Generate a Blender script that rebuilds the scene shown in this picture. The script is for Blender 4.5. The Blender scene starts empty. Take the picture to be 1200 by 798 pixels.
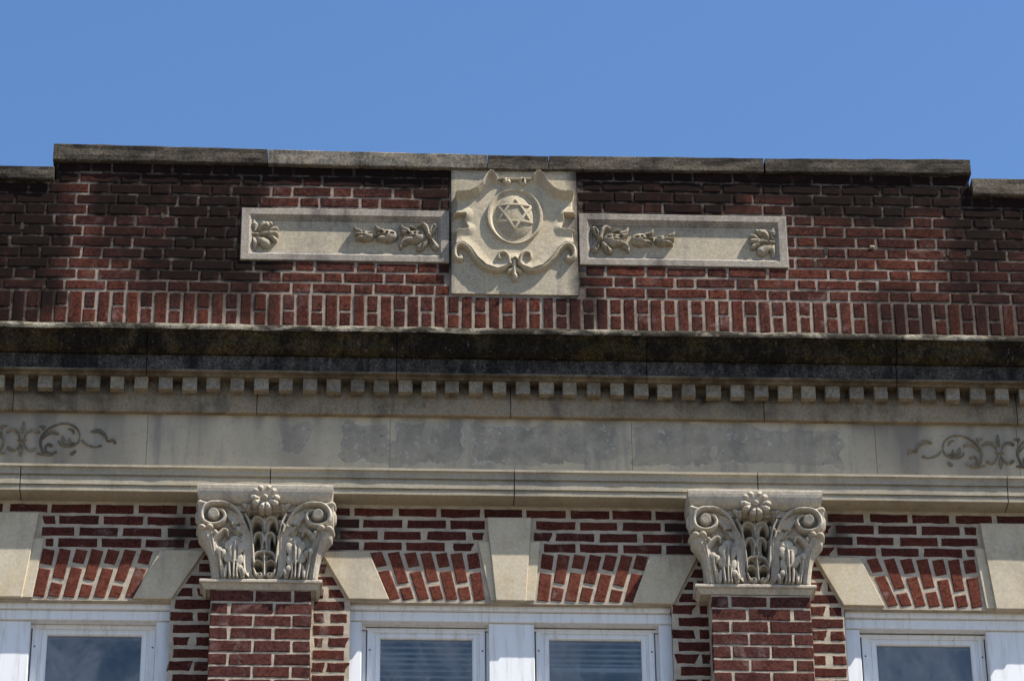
import bpy, math, random
import numpy as np
from mathutils import Matrix, Vector

random.seed(7)
rng = np.random.default_rng(11)
scn = bpy.context.scene
COL = scn.collection

# ------------------------------------------------------------------ camera
F, CX, CY = 4000.0, 600.0, 399.0            # focal length and centre in pixels of the 1200 wide photograph
YAW, PITCH, ROLL = math.radians(2.92), math.radians(31.0), math.radians(-0.665)
_fw = Vector((math.sin(YAW) * math.cos(PITCH), math.cos(YAW) * math.cos(PITCH), math.sin(PITCH)))
_rt = Vector((math.cos(YAW), -math.sin(YAW), 0))
_up = _rt.cross(_fw)
RT = _rt * math.cos(ROLL) + _up * math.sin(ROLL)
UP = _up * math.cos(ROLL) - _rt * math.sin(ROLL)
DIST = F / 225.0
CAM = Vector((0, 0, 1.6 + DIST * math.sin(PITCH))) - _fw * DIST
cam_data = bpy.data.cameras.new('camera')
cam_data.sensor_width = 36.0
cam_data.lens = F / 1200.0 * 36.0
cam_data.clip_end = 2000
cam = bpy.data.objects.new('camera', cam_data)
cam.matrix_world = Matrix((
    (RT.x, UP.x, -_fw.x, CAM.x), (RT.y, UP.y, -_fw.y, CAM.y), (RT.z, UP.z, -_fw.z, CAM.z), (0, 0, 0, 1)))
COL.objects.link(cam)
scn.camera = cam

# ------------------------------------------------------------------ light
TO_SUN = Vector((2.3, -1.0, 3.75)).normalized()
SUN_EL = math.asin(TO_SUN.z)
SUN_ROT = math.atan2(TO_SUN.x, TO_SUN.y)
world = bpy.data.worlds.new('World')
scn.world = world
world.use_nodes = True
wn = world.node_tree
bg = wn.nodes['Background']
sky = wn.nodes.new('ShaderNodeTexSky')
sky.sky_type = 'NISHITA'
sky.sun_disc = False
sky.sun_elevation = SUN_EL
sky.sun_rotation = SUN_ROT
sky.altitude = 200
sky.air_density = 1.0
sky.dust_density = 0.7
sky.ozone_density = 1.6
hs = wn.nodes.new('ShaderNodeHueSaturation')      # the clear, deep blue of the day, the same all over the sky
hs.inputs['Saturation'].default_value = 1.19
hs.inputs['Hue'].default_value = 0.502
wn.links.new(sky.outputs[0], hs.inputs['Color'])
wn.links.new(hs.outputs[0], bg.inputs[0])
bg.inputs[1].default_value = 0.088
sun_d = bpy.data.lights.new('sun', 'SUN')
sun_d.energy = 5.0
sun_d.angle = math.radians(0.5)
sun_d.color = (1.0, 0.93, 0.82)
sun_o = bpy.data.objects.new('sun', sun_d)
sun_o.rotation_euler = TO_SUN.to_track_quat('Z', 'Y').to_euler()
sun_o.location = (10, -10, 30)
COL.objects.link(sun_o)
scn.view_settings.view_transform = 'Standard'
scn.view_settings.look = 'None'
scn.view_settings.exposure = 1.17
scn.view_settings.gamma = 1.0


# ------------------------------------------------------------------ layout helpers
def P(px, py, p=0.0):
    """point of the facade that stands p metres in front of the brick wall plane and is seen at this pixel"""
    d = RT * ((px - CX) / F) - UP * ((py - CY) / F) + _fw
    t = (-p - CAM.y) / d.y
    return CAM + d * t


def XZ(px, py, p=0.0):
    q = P(px, py, p)
    return (q.x, q.z)


def ZC(py, p):
    return P(600, py, p).z


def XC(px, p, py=500):
    return P(px, py, p).x


# ------------------------------------------------------------------ materials
def nmat(name):
    m = bpy.data.materials.new(name)
    m.use_nodes = True
    t = m.node_tree
    b = t.nodes['Principled BSDF']
    return m, t, b


def N(t, typ, **kw):
    n = t.nodes.new(typ)
    for k, v in kw.items():
        if isinstance(k, str) and hasattr(n, k):
            setattr(n, k, v)
        else:
            n.inputs[k].default_value = v
    return n


def math_n(t, op, a, b=None, clamp=False):
    n = t.nodes.new('ShaderNodeMath')
    n.operation = op
    n.use_clamp = clamp
    for i, v in enumerate((a, b)):
        if v is None:
            continue
        if isinstance(v, (int, float)):
            n.inputs[i].default_value = v
        else:
            t.links.new(v, n.inputs[i])
    return n.outputs[0]


def mix_c(t, f, a, b, mode='MIX'):
    n = t.nodes.new('ShaderNodeMix')
    n.data_type = 'RGBA'
    n.blend_type = mode
    n.clamp_factor = True
    for s, v in ((n.inputs[0], f), (n.inputs[6], a), (n.inputs[7], b)):
        if isinstance(v, (int, float)):
            s.default_value = v
        elif isinstance(v, tuple):
            s.default_value = (*v[:3], 1)
        else:
            t.links.new(v, s)
    return n.outputs[2]


def noise(t, vec, scale, detail=5, rough=0.6, dist=0.0, stretch=None):
    if stretch:
        mp = t.nodes.new('ShaderNodeMapping')
        mp.inputs['Scale'].default_value = stretch
        t.links.new(vec, mp.inputs[0])
        vec = mp.outputs[0]
    n = t.nodes.new('ShaderNodeTexNoise')
    n.inputs['Scale'].default_value = scale
    n.inputs['Detail'].default_value = detail
    n.inputs['Roughness'].default_value = rough
    n.inputs['Distortion'].default_value = dist
    t.links.new(vec, n.inputs['Vector'])
    return n.outputs[0]


def ramp(t, f, lo, hi, a=0.0, b=1.0):
    n = t.nodes.new('ShaderNodeMapRange')
    n.interpolation_type = 'SMOOTHSTEP'
    t.links.new(f, n.inputs[0])
    for i, v in zip((1, 2, 3, 4), (lo, hi, a, b)):
        n.inputs[i].default_value = v
    return n.outputs[0]


def bump(t, b, h, strength, dist):
    n = t.nodes.new('ShaderNodeBump')
    n.inputs['Strength'].default_value = strength
    n.inputs['Distance'].default_value = dist
    t.links.new(h, n.inputs['Height'])
    t.links.new(n.outputs[0], b.inputs['Normal'])
    return n


def pos(t):
    return t.nodes.new('ShaderNodeNewGeometry').outputs['Position']


def attr(t, name, typ='GEOMETRY'):
    n = t.nodes.new('ShaderNodeAttribute')
    n.attribute_type = typ
    n.attribute_name = name
    return n.outputs['Fac']


def stone(name, base, dirt, lo=0.5, hi=0.75, streak=None, tint=(0.45, 0.36, 0.22), tint_amt=0.3, grain=0.25, bump_d=0.002,
          soot=None, per_object=0.0, rough=0.9, moss=None):
    """weathered limestone: base colour, dirt colour in noise blotches and runs, a yellowish tint in places"""
    m, t, b = nmat(name)
    v = pos(t)
    big = noise(t, v, 3.0, 6, 0.62, 0.3)
    mid = noise(t, v, 14.0, 6, 0.65)
    fine = noise(t, v, 160.0, 4, 0.7)
    c = mix_c(t, ramp(t, mid, 0.4, 0.7, 0, tint_amt), base, tint)
    run = noise(t, v, 5.0, 5, 0.6, 0.4, (2.2, 2.2, 0.35)) if streak is None else noise(t, v, streak[0], 5, 0.65, 0.4, streak[1])
    f = math_n(t, 'ADD', math_n(t, 'MULTIPLY', big, 0.45), math_n(t, 'ADD', math_n(t, 'MULTIPLY', run, 0.4), math_n(t, 'MULTIPLY', mid, 0.15)))
    c = mix_c(t, ramp(t, f, lo, hi), c, dirt)
    if moss:
        c = mix_c(t, ramp(t, noise(t, v, 4.2, 7, 0.72, 0.6), 0.52, 0.66, 0, 0.75), c, moss)
        c = mix_c(t, ramp(t, noise(t, v, 26.0, 5, 0.7, 0.2, (1.6, 1.6, 0.7)), 0.60, 0.72, 0, 0.7), c, (0.17, 0.155, 0.125))
    if soot:
        c = mix_c(t, math_n(t, 'MULTIPLY', attr(t, 'soot'), ramp(t, mid, 0.25, 0.6, 0.55, 1.0)), c, soot)
    g = ramp(t, fine, 0.3, 0.7, 1.0 - grain, 1.0 + grain * 0.5)
    g = math_n(t, 'MULTIPLY', g, ramp(t, noise(t, v, 62.0, 5, 0.75, 0.3), 0.34, 0.66, 1.0 - grain * 0.75, 1.0 + grain * 0.55))
    n = t.nodes.new('ShaderNodeVectorMath')
    n.operation = 'SCALE'
    t.links.new(c, n.inputs[0])
    if per_object:
        r = t.nodes.new('ShaderNodeObjectInfo').outputs['Random']
        g = math_n(t, 'MULTIPLY', g, ramp(t, r, 0, 1, 1 - per_object, 1 + per_object))
    t.links.new(g, n.inputs['Scale'])
    t.links.new(n.outputs[0], b.inputs['Base Color'])
    b.inputs['Roughness'].default_value = rough
    b.inputs['Specular IOR Level'].default_value = 0.1
    h = math_n(t, 'ADD', math_n(t, 'MULTIPLY', mid, 1.2), math_n(t, 'MULTIPLY', fine, 0.6))
    bump(t, b, h, 0.6, bump_d)
    return m


def brick_mat(name, reds, soot_col):
    m, t, b = nmat(name)
    v = pos(t)
    r = t.nodes.new('ShaderNodeObjectInfo').outputs['Random']
    rp = t.nodes.new('ShaderNodeValToRGB')
    t.links.new(r, rp.inputs[0])
    el = rp.color_ramp.elements
    while len(el) < len(reds):
        el.new(0.5)
    for i, (e, c) in enumerate(zip(el, reds)):
        e.position = i / (len(reds) - 1)
        e.color = (*c, 1)
    mid = noise(t, v, 22.0, 6, 0.7)
    fine = noise(t, v, 190.0, 4, 0.75)
    c = mix_c(t, ramp(t, mid, 0.42, 0.70, 0, 0.7), rp.outputs[0], tuple(x * 0.40 for x in reds[0]))
    grit = noise(t, v, 75.0, 3, 0.8)
    c = mix_c(t, ramp(t, grit, 0.50, 0.66, 0, 0.85), c, tuple(x * 0.33 for x in reds[0]))
    c = mix_c(t, ramp(t, grit, 0.47, 0.32, 0, 0.6), c, tuple(min(x * 1.6, 1) for x in reds[2 % len(reds)]))
    c = mix_c(t, ramp(t, fine, 0.62, 0.8, 0, 0.35), c, (0.30, 0.20, 0.16))
    c = mix_c(t, ramp(t, fine, 0.42, 0.25, 0, 0.6), c, (0.03, 0.018, 0.015))
    sp = t.nodes.new('ShaderNodeSeparateXYZ')
    t.links.new(t.nodes.new('ShaderNodeTexCoord').outputs['Object'], sp.inputs[0])
    s0 = math_n(t, 'ADD', attr(t, 'soot', 'OBJECT'), math_n(t, 'ADD', math_n(t, 'MULTIPLY', attr(t, 'soot_x', 'OBJECT'), sp.outputs[0]), math_n(t, 'MULTIPLY', attr(t, 'soot_z', 'OBJECT'), sp.outputs[2])), True)
    s = math_n(t, 'MULTIPLY', s0, ramp(t, noise(t, v, 9.0, 6, 0.7), 0.25, 0.52, 0.70, 1.06), True)
    c = mix_c(t, s, c, soot_col)
    pale = math_n(t, 'MULTIPLY', ramp(t, noise(t, v, 6.0, 6, 0.72, 0.5), 0.56, 0.74, 0, 0.5), math_n(t, 'SUBTRACT', 1.0, s))
    c = mix_c(t, pale, c, (0.26, 0.19, 0.18))
    t.links.new(c, b.inputs['Base Color'])
    b.inputs['Roughness'].default_value = 0.92
    b.inputs['Specular IOR Level'].default_value = 0.04
    bump(t, b, math_n(t, 'ADD', mid, math_n(t, 'MULTIPLY', fine, 0.8)), 0.8, 0.003)
    return m


def mortar_mat(name, base, dark, soot_col):
    m, t, b = nmat(name)
    v = pos(t)
    mid = noise(t, v, 12.0, 6, 0.7)
    fine = noise(t, v, 220.0, 4, 0.75)
    c = mix_c(t, ramp(t, mid, 0.35, 0.7), base, dark)
    c = mix_c(t, ramp(t, fine, 0.55, 0.3, 0, 0.4), c, tuple(x * 0.5 for x in dark))
    s = math_n(t, 'MULTIPLY', math_n(t, 'MULTIPLY', attr(t, 'soot'), 1.15, True), ramp(t, noise(t, v, 11.0, 6, 0.72), 0.28, 0.56, 0.55, 1.0))
    c = mix_c(t, s, c, soot_col)
    t.links.new(c, b.inputs['Base Color'])
    b.inputs['Roughness'].default_value = 0.95
    b.inputs['Specular IOR Level'].default_value = 0.05
    bump(t, b, math_n(t, 'ADD', mid, math_n(t, 'MULTIPLY', fine, 0.9)), 0.9, 0.004)
    return m


LIME = (0.40, 0.35, 0.26)
M = {}
M['lime'] = stone('limestone', LIME, (0.23, 0.2116, 0.1794), 0.46, 0.70, tint=(0.3864, 0.3036, 0.1932), tint_amt=0.35, grain=0.18)
M['lime_block'] = stone('limestone_block', (0.4512, 0.3984, 0.3024), (0.27, 0.242, 0.197), 0.45, 0.70, tint=(0.4416, 0.3456, 0.2112), tint_amt=0.45, grain=0.12, bump_d=0.001)
M['capital'] = stone('capital_stone', (0.3999, 0.3627, 0.3023), (0.2232, 0.2046, 0.1814), 0.46, 0.68, tint=(0.3906, 0.3069, 0.2046), tint_amt=0.35, grain=0.2)
M['relief_frame'] = stone('frame_stone', (0.2728, 0.2464, 0.2156), (0.1232, 0.11, 0.1012), 0.44, 0.64, tint_amt=0.2, grain=0.3)
M['relief'] = stone('relief_stone', (0.3588, 0.3174, 0.2438), (0.1656, 0.1518, 0.1334), 0.47, 0.70, tint_amt=0.25, grain=0.25, soot=(0.0552, 0.0506, 0.0506))
M['boss'] = stone('boss_stone', (0.343, 0.2989, 0.2205), (0.196, 0.1764, 0.147), 0.46, 0.70, tint=(0.3332, 0.2548, 0.1568), tint_amt=0.35, grain=0.25)
M['relief_carving'] = stone('carving_stone', (0.2904, 0.2552, 0.198), (0.1144, 0.1012, 0.088), 0.45, 0.64, tint=(0.264, 0.2024, 0.1232), tint_amt=0.35, grain=0.3)
M['coping'] = stone('coping_stone', (0.0972, 0.08496, 0.06768), (0.02736, 0.02376, 0.02016), 0.40, 0.60, streak=(9.0, (0.5, 1, 2.4)), tint=(0.108, 0.0828, 0.0468), tint_amt=0.35, grain=0.6, per_object=0.22, bump_d=0.004)
M['coping_pale'] = stone('coping_stone_pale', (0.156, 0.142, 0.1209), (0.039, 0.0351, 0.0312), 0.42, 0.62, streak=(7.0, (3.0, 3, 0.6)), tint_amt=0.2, grain=0.5, bump_d=0.004)
M['cyma'] = stone('sooty_cornice', (0.05803, 0.04613, 0.02827), (0.01265, 0.01079, 0.008184), 0.37, 0.55, streak=(5.0, (2.5, 2.5, 0.6)), tint=(0.0868, 0.0589, 0.0248), tint_amt=0.75, grain=0.75, bump_d=0.007, moss=(0.0434, 0.03472, 0.01116))
M['corona'] = stone('sooty_corona', (0.08398, 0.07779, 0.07072), (0.01768, 0.01635, 0.01591), 0.40, 0.57, streak=(5.0, (2.5, 2.5, 0.4)), tint=(0.0884, 0.0782, 0.0646), tint_amt=0.6, grain=0.7, bump_d=0.005, moss=(0.0578, 0.05304, 0.04216))
M['wash'] = stone('mortar_wash', (0.289, 0.2635, 0.2125), (0.0425, 0.03655, 0.02805), 0.42, 0.54, streak=(9.0, (1.0, 1, 3.0)), tint=(0.255, 0.2125, 0.102), tint_amt=0.4, grain=0.5, bump_d=0.005)
M['dentil'] = stone('dentil_stone', (0.2646, 0.2401, 0.196), (0.098, 0.0882, 0.07644), 0.46, 0.66, tint=(0.2352, 0.1666, 0.0784), tint_amt=0.4, grain=0.35, soot=(0.049, 0.04116, 0.0343))
M['bed'] = stone('bed_stone', (0.243, 0.2025, 0.1485), (0.099, 0.0855, 0.0675), 0.46, 0.65, tint=(0.27, 0.189, 0.099), tint_amt=0.4, grain=0.25, soot=(0.0315, 0.0252, 0.0198))
M['arch'] = stone('architrave_stone', (0.3404, 0.3082, 0.2438), (0.2116, 0.1932, 0.161), 0.46, 0.66, streak=(3.0, (1.2, 1.2, 0.8)), tint=(0.4048, 0.3128, 0.184), tint_amt=0.3, grain=0.15, soot=(0.092, 0.069, 0.046))
M['dentil_fill'] = stone('joint_mortar', (0.17, 0.15, 0.125), (0.07, 0.06, 0.05), 0.42, 0.6, tint_amt=0.1)
M['joint'] = stone('dark_joint', (0.04, 0.035, 0.03), (0.02, 0.018, 0.016), tint=(0.04, 0.03, 0.025))
M['brick_top'] = brick_mat('sooty_brick', [(0.0444, 0.0166, 0.0135), (0.0752, 0.0253, 0.0182), (0.1069, 0.0333, 0.0214), (0.0649, 0.0269, 0.0222), (0.0871, 0.0261, 0.0174), (0.0475, 0.0214, 0.019)], (0.0105, 0.0065, 0.006))
M['brick_low'] = brick_mat('red_brick', [(0.0535, 0.017, 0.0138), (0.081, 0.0243, 0.0178), (0.0688, 0.0203, 0.0162), (0.0988, 0.03, 0.0211), (0.0599, 0.0211, 0.0178)], (0.02, 0.016, 0.015))
M['brick_arch'] = brick_mat('arch_brick', [(0.095, 0.0294, 0.0209), (0.1425, 0.0446, 0.0285), (0.1159, 0.0351, 0.0238), (0.1568, 0.0503, 0.0314)], (0.02, 0.016, 0.015))
M['brick_pier'] = brick_mat('pier_brick', [(0.0603, 0.0226, 0.0193), (0.0938, 0.0335, 0.0259), (0.0787, 0.0284, 0.0243), (0.067, 0.0268, 0.0243), (0.1022, 0.036, 0.0276)], (0.02, 0.016, 0.015))
M['mortar_top'] = mortar_mat('grey_mortar', (0.306, 0.2565, 0.2115), (0.189, 0.1548, 0.126), (0.0162, 0.01125, 0.0099))
M['mortar_low'] = mortar_mat('pale_mortar', (0.46, 0.40, 0.32), (0.30, 0.26, 0.205), (0.05, 0.045, 0.045))


def frieze_mat():
    m, t, b = nmat('patched_frieze')
    v = pos(t)
    big = noise(t, v, 2.2, 6, 0.62, 0.6)
    mid = noise(t, v, 12.0, 7, 0.68)
    fine = noise(t, v, 170.0, 4, 0.7)
    run = noise(t, v, 4.0, 5, 0.6, 0.4, (2.5, 2.5, 0.3))
    c = mix_c(t, ramp(t, big, 0.4, 0.65, 0, 0.8), (0.42, 0.365, 0.27), (0.33, 0.295, 0.23))
    c = mix_c(t, ramp(t, run, 0.48, 0.70, 0, 0.7), c, (0.20, 0.19, 0.17))
    c = mix_c(t, ramp(t, run, 0.45, 0.3, 0, 0.5), c, (0.44, 0.37, 0.26))
    # old lettering ground away and patched: a darker skin of mortar, its outline a per-vertex mask roughened by noise
    edge = math_n(t, 'ADD', attr(t, 'patch'), math_n(t, 'MULTIPLY', math_n(t, 'SUBTRACT', mid, 0.5), 2.2))
    pm = ramp(t, edge, 0.44, 0.53)
    pc = mix_c(t, ramp(t, mid, 0.35, 0.65), (0.19, 0.176, 0.148), (0.30, 0.27, 0.215))
    c = mix_c(t, math_n(t, 'MULTIPLY', pm, ramp(t, noise(t, v, 8.0, 6, 0.7), 0.3, 0.6, 0.35, 0.85)), c, pc)
    rim = math_n(t, 'MULTIPLY', ramp(t, edge, 0.30, 0.46), math_n(t, 'SUBTRACT', 1.0, pm))
    c = mix_c(t, math_n(t, 'MULTIPLY', rim, ramp(t, noise(t, v, 7.0, 4, 0.6), 0.45, 0.62, 0, 0.65)), c, (0.46, 0.44, 0.40))
    c = mix_c(t, math_n(t, 'MULTIPLY', attr(t, 'soot'), 0.8), c, (0.135, 0.12, 0.105))
    c = mix_c(t, ramp(t, noise(t, v, 48.0, 4, 0.75), 0.52, 0.74, 0, 0.45), c, (0.16, 0.15, 0.13))
    c = mix_c(t, math_n(t, 'MULTIPLY', pm, ramp(t, noise(t, v, 34.0, 3, 0.7), 0.60, 0.68, 0, 0.9)), c, (0.38, 0.36, 0.32))
    c = mix_c(t, math_n(t, 'MULTIPLY', pm, ramp(t, noise(t, v, 90.0, 2, 0.6), 0.66, 0.74, 0, 0.9)), c, (0.06, 0.055, 0.05))
    c = mix_c(t, ramp(t, fine, 0.45, 0.3, 0, 0.3), c, (0.12, 0.115, 0.11))
    t.links.new(c, b.inputs['Base Color'])
    b.inputs['Roughness'].default_value = 0.92
    b.inputs['Specular IOR Level'].default_value = 0.04
    bump(t, b, math_n(t, 'ADD', math_n(t, 'MULTIPLY', pm, 0.8), math_n(t, 'ADD', mid, math_n(t, 'MULTIPLY', fine, 0.4))), 0.6, 0.002)
    return m


M['frieze'] = frieze_mat()
M['scroll'] = stone('stained_scroll', (0.234, 0.198, 0.144), (0.09, 0.0792, 0.0648), 0.44, 0.64, tint=(0.18, 0.117, 0.054), tint_amt=0.5, grain=0.3)


def paint_mat():
    m, t, b = nmat('white_paint')
    v = pos(t)
    mid = noise(t, v, 9.0, 6, 0.65)
    run = noise(t, v, 12.0, 5, 0.7, 0.2, (3, 3, 0.25))
    c = mix_c(t, ramp(t, run, 0.46, 0.72, 0, 0.65), (0.66, 0.68, 0.71), (0.42, 0.40, 0.37))
    c = mix_c(t, ramp(t, mid, 0.55, 0.75, 0, 0.3), c, (0.5, 0.46, 0.4))
    t.links.new(c, b.inputs['Base Color'])
    b.inputs['Roughness'].default_value = 0.5
    bump(t, b, run, 0.2, 0.001)
    return m


M['paint'] = paint_mat()


def glass_mat():
    m, t, b = nmat('window_glass')
    t.nodes.remove(b)
    out = t.nodes['Material Output']
    v = pos(t)
    tr = N(t, 'ShaderNodeBsdfTransparent')
    tr.inputs[0].default_value = (0.80, 0.84, 0.85, 1)
    gl = N(t, 'ShaderNodeBsdfGlossy')
    gl.inputs['Roughness'].default_value = 0.02
    gl.inputs['Color'].default_value = (1, 1, 1, 1)
    bm = t.nodes.new('ShaderNodeBump')
    bm.inputs['Strength'].default_value = 0.12
    bm.inputs['Distance'].default_value = 0.02
    t.links.new(noise(t, v, 2.5, 2, 0.5), bm.inputs['Height'])
    t.links.new(bm.outputs[0], gl.inputs['Normal'])
    df = N(t, 'ShaderNodeBsdfDiffuse')
    df.inputs[0].default_value = (0.36, 0.37, 0.38, 1)
    fr = N(t, 'ShaderNodeFresnel')
    fr.inputs[0].default_value = 1.55
    m1 = t.nodes.new('ShaderNodeMixShader')
    t.links.new(ramp(t, noise(t, v, 3.2, 6, 0.7, 0.8, (1.0, 1.0, 0.6)), 0.36, 0.66, 0.06, 0.42), m1.inputs[0])
    t.links.new(tr.outputs[0], m1.inputs[1])
    t.links.new(df.outputs[0], m1.inputs[2])
    m2 = t.nodes.new('ShaderNodeMixShader')
    t.links.new(fr.outputs[0], m2.inputs[0])
    t.links.new(m1.outputs[0], m2.inputs[1])
    t.links.new(gl.outputs[0], m2.inputs[2])
    t.links.new(m2.outputs[0], out.inputs[0])
    return m


M['glass'] = glass_mat()


def plain(name, col, rough=0.8, scale=20.0, var=0.25):
    m, t, b = nmat(name)
    n = noise(t, pos(t), scale, 5, 0.6)
    c = mix_c(t, ramp(t, n, 0.35, 0.7), tuple(x * (1 - var) for x in col), tuple(min(1, x * (1 + var)) for x in col))
    t.links.new(c, b.inputs['Base Color'])
    b.inputs['Roughness'].default_value = rough
    bump(t, b, n, 0.2, 0.002)
    return m


M['blind'] = plain('blind_slats', (0.62, 0.62, 0.62), 0.6, 8, 0.15)
M['room'] = plain('dark_room', (0.05, 0.05, 0.055))
M['screw'] = plain('dark_screw_and_gap', (0.04, 0.04, 0.04), 0.5)
M['ground'] = plain('pale_pavement', (0.125, 0.105, 0.08), 0.9, 0.8, 0.2)
M['roof'] = plain('roof_felt', (0.08, 0.08, 0.08), 0.9, 3, 0.3)


# ------------------------------------------------------------------ object helpers
def tag(o, label=None, cat=None, group=None, kind=None):
    if label: o['label'] = label
    if cat: o['category'] = cat
    if group: o['group'] = group
    if kind: o['kind'] = kind
    return o


def thing(name, loc, label, cat, group=None):
    o = bpy.data.objects.new(name, None)
    o.empty_display_size = 0.1
    COL.objects.link(o)
    o.location = loc
    return tag(o, label, cat, group, 'thing')


def link(name, me, mat, parent=None, loc=(0, 0, 0)):
    """place mesh data; loc is in world axes, the parent things carry no rotation"""
    o = bpy.data.objects.new(name, me)
    COL.objects.link(o)
    if mat is not None and len(me.materials) == 0:
        me.materials.append(mat)
    base = Vector((0, 0, 0))
    if parent is not None:
        o.parent = parent
        q = parent
        while q is not None:
            base += q.location
            q = q.parent
    o.location = Vector(loc) - base
    return o


def mesh(name, verts, faces, smooth=False, soot=None, extra=None):
    me = bpy.data.meshes.new(name)
    me.from_pydata([tuple(map(float, v)) for v in verts], [], [tuple(int(i) for i in f) for f in faces])
    if smooth:
        me.polygons.foreach_set('use_smooth', [True] * len(me.polygons))
    if soot is not None:
        a = me.attributes.new('soot', 'FLOAT', 'POINT')
        a.data.foreach_set('value', np.asarray(soot, dtype=np.float32))
    for k, v in (extra or {}).items():
        a = me.attributes.new(k, 'FLOAT', 'POINT')
        a.data.foreach_set('value', np.asarray(v, dtype=np.float32))
    me.update()
    return me


class MB:
    """collects closed shapes for one mesh"""
    def __init__(self):
        self.v, self.f = [], []

    def add(self, verts, faces):
        n = len(self.v)
        self.v += [tuple(q) for q in verts]
        self.f += [tuple(i + n for i in f) for f in faces]
        return self

    def box(self, x0, x1, y0, y1, z0, z1, c=0.0):
        """box, its front (low y) edges chamfered by c"""
        if c <= 0:
            v = [(x, y, z) for y in (y0, y1) for z in (z0, z1) for x in (x0, x1)]
            f = [(0, 1, 3, 2), (5, 4, 6, 7), (4, 0, 2, 6), (1, 5, 7, 3), (2, 3, 7, 6), (4, 5, 1, 0)]
            return self.add(v, f)
        rings = [(x0 + c, x1 - c, z0 + c, z1 - c, y0), (x0, x1, z0, z1, y0 + c), (x0, x1, z0, z1, y1)]
        v = []
        for a, b, d, e, y in rings:
            v += [(a, y, d), (b, y, d), (b, y, e), (a, y, e)]
        f = [(0, 1, 2, 3)]
        for r in (0, 4):
            for i in range(4):
                j = (i + 1) % 4
                f.append((r + j, r + i, r + 4 + i, r + 4 + j))
        f.append((11, 10, 9, 8))
        return self.add(v, f)

    def poly(self, pts, y0, y1, c=0.0, jit=0.0):
        """polygon in x, z (counter-clockwise seen from the front) extruded from y0 (front) to y1, front edge chamfered"""
        n = len(pts)
        a = sum(pts[i][0] * pts[(i + 1) % n][1] - pts[(i + 1) % n][0] * pts[i][1] for i in range(n))
        if a < 0:
            pts = pts[::-1]
        ins = inset(pts, c) if c > 0 else pts
        v = []
        for q in ins:
            v.append((q[0] + random.uniform(-jit, jit), y0 + random.uniform(-jit, jit) * 0.6, q[1] + random.uniform(-jit, jit)))
        for q in pts:
            v.append((q[0] + random.uniform(-jit, jit), y0 + c, q[1] + random.uniform(-jit, jit)))
        for q in pts:
            v.append((q[0], y1, q[1]))
        f = [tuple(range(n))]
        for r in (0, n):
            for i in range(n):
                j = (i + 1) % n
                f.append((r + j, r + i, r + n + i, r + n + j))
        f.append(tuple(reversed(range(2 * n, 3 * n))))
        return self.add(v, f)

    def build(self, name, mat, parent=None, smooth=False, soot=None, subdiv=None):
        v = np.array(self.v, dtype=float)
        c = (v.min(0) + v.max(0)) / 2
        c[1] = v[:, 1].max()
        s = None if soot is None else [soot(q[0], q[2]) for q in v]
        return link(name, mesh(name, v - c, self.f, smooth, s), mat, parent, c)


def inset(pts, c):
    n = len(pts)
    out = []
    for i in range(n):
        p0, p1, p2 = (np.array(pts[k % n], float) for k in (i - 1, i, i + 1))
        e1, e2 = p1 - p0, p2 - p1
        e1 /= (np.hypot(*e1) + 1e-9)
        e2 /= (np.hypot(*e2) + 1e-9)
        n1, n2 = np.array((-e1[1], e1[0])), np.array((-e2[1], e2[0]))
        d = n1 + n2
        k = 1 + n1 @ n2
        out.append(tuple(p1 + d * c / max(k, 0.3)))
    return out


def clip(pts, a, b, off=0.0):
    """part of the polygon on the left of the line a->b, moved left by off"""
    a, b = np.array(a, float), np.array(b, float)
    d = (b - a) / np.hypot(*(b - a))
    nrm = np.array((-d[1], d[0]))
    s = [(np.array(q) - a) @ nrm - off for q in pts]
    out = []
    for i in range(len(pts)):
        j = (i + 1) % len(pts)
        if s[i] >= 0:
            out.append(pts[i])
        if (s[i] >= 0) != (s[j] >= 0):
            t = s[i] / (s[i] - s[j])
            out.append(tuple(np.array(pts[i]) + t * (np.array(pts[j]) - np.array(pts[i]))))
    return out


def area(pts):
    n = len(pts)
    return abs(sum(pts[i][0] * pts[(i + 1) % n][1] - pts[(i + 1) % n][0] * pts[i][1] for i in range(n))) / 2


def vnoise(x, z, scale, seed=0):
    """cheap value noise on arrays"""
    x = np.asarray(x, float) * scale + seed * 17.13
    z = np.asarray(z, float) * scale + seed * 7.77
    xi, zi = np.floor(x), np.floor(z)
    fx, fz = x - xi, z - zi
    fx, fz = fx * fx * (3 - 2 * fx), fz * fz * (3 - 2 * fz)

    def h(a, b):
        s = np.sin(a * 127.1 + b * 311.7 + seed * 3.3) * 43758.5453
        return s - np.floor(s)
    return (h(xi, zi) * (1 - fx) + h(xi + 1, zi) * fx) * (1 - fz) + (h(xi, zi + 1) * (1 - fx) + h(xi + 1, zi + 1) * fx) * fz


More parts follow.
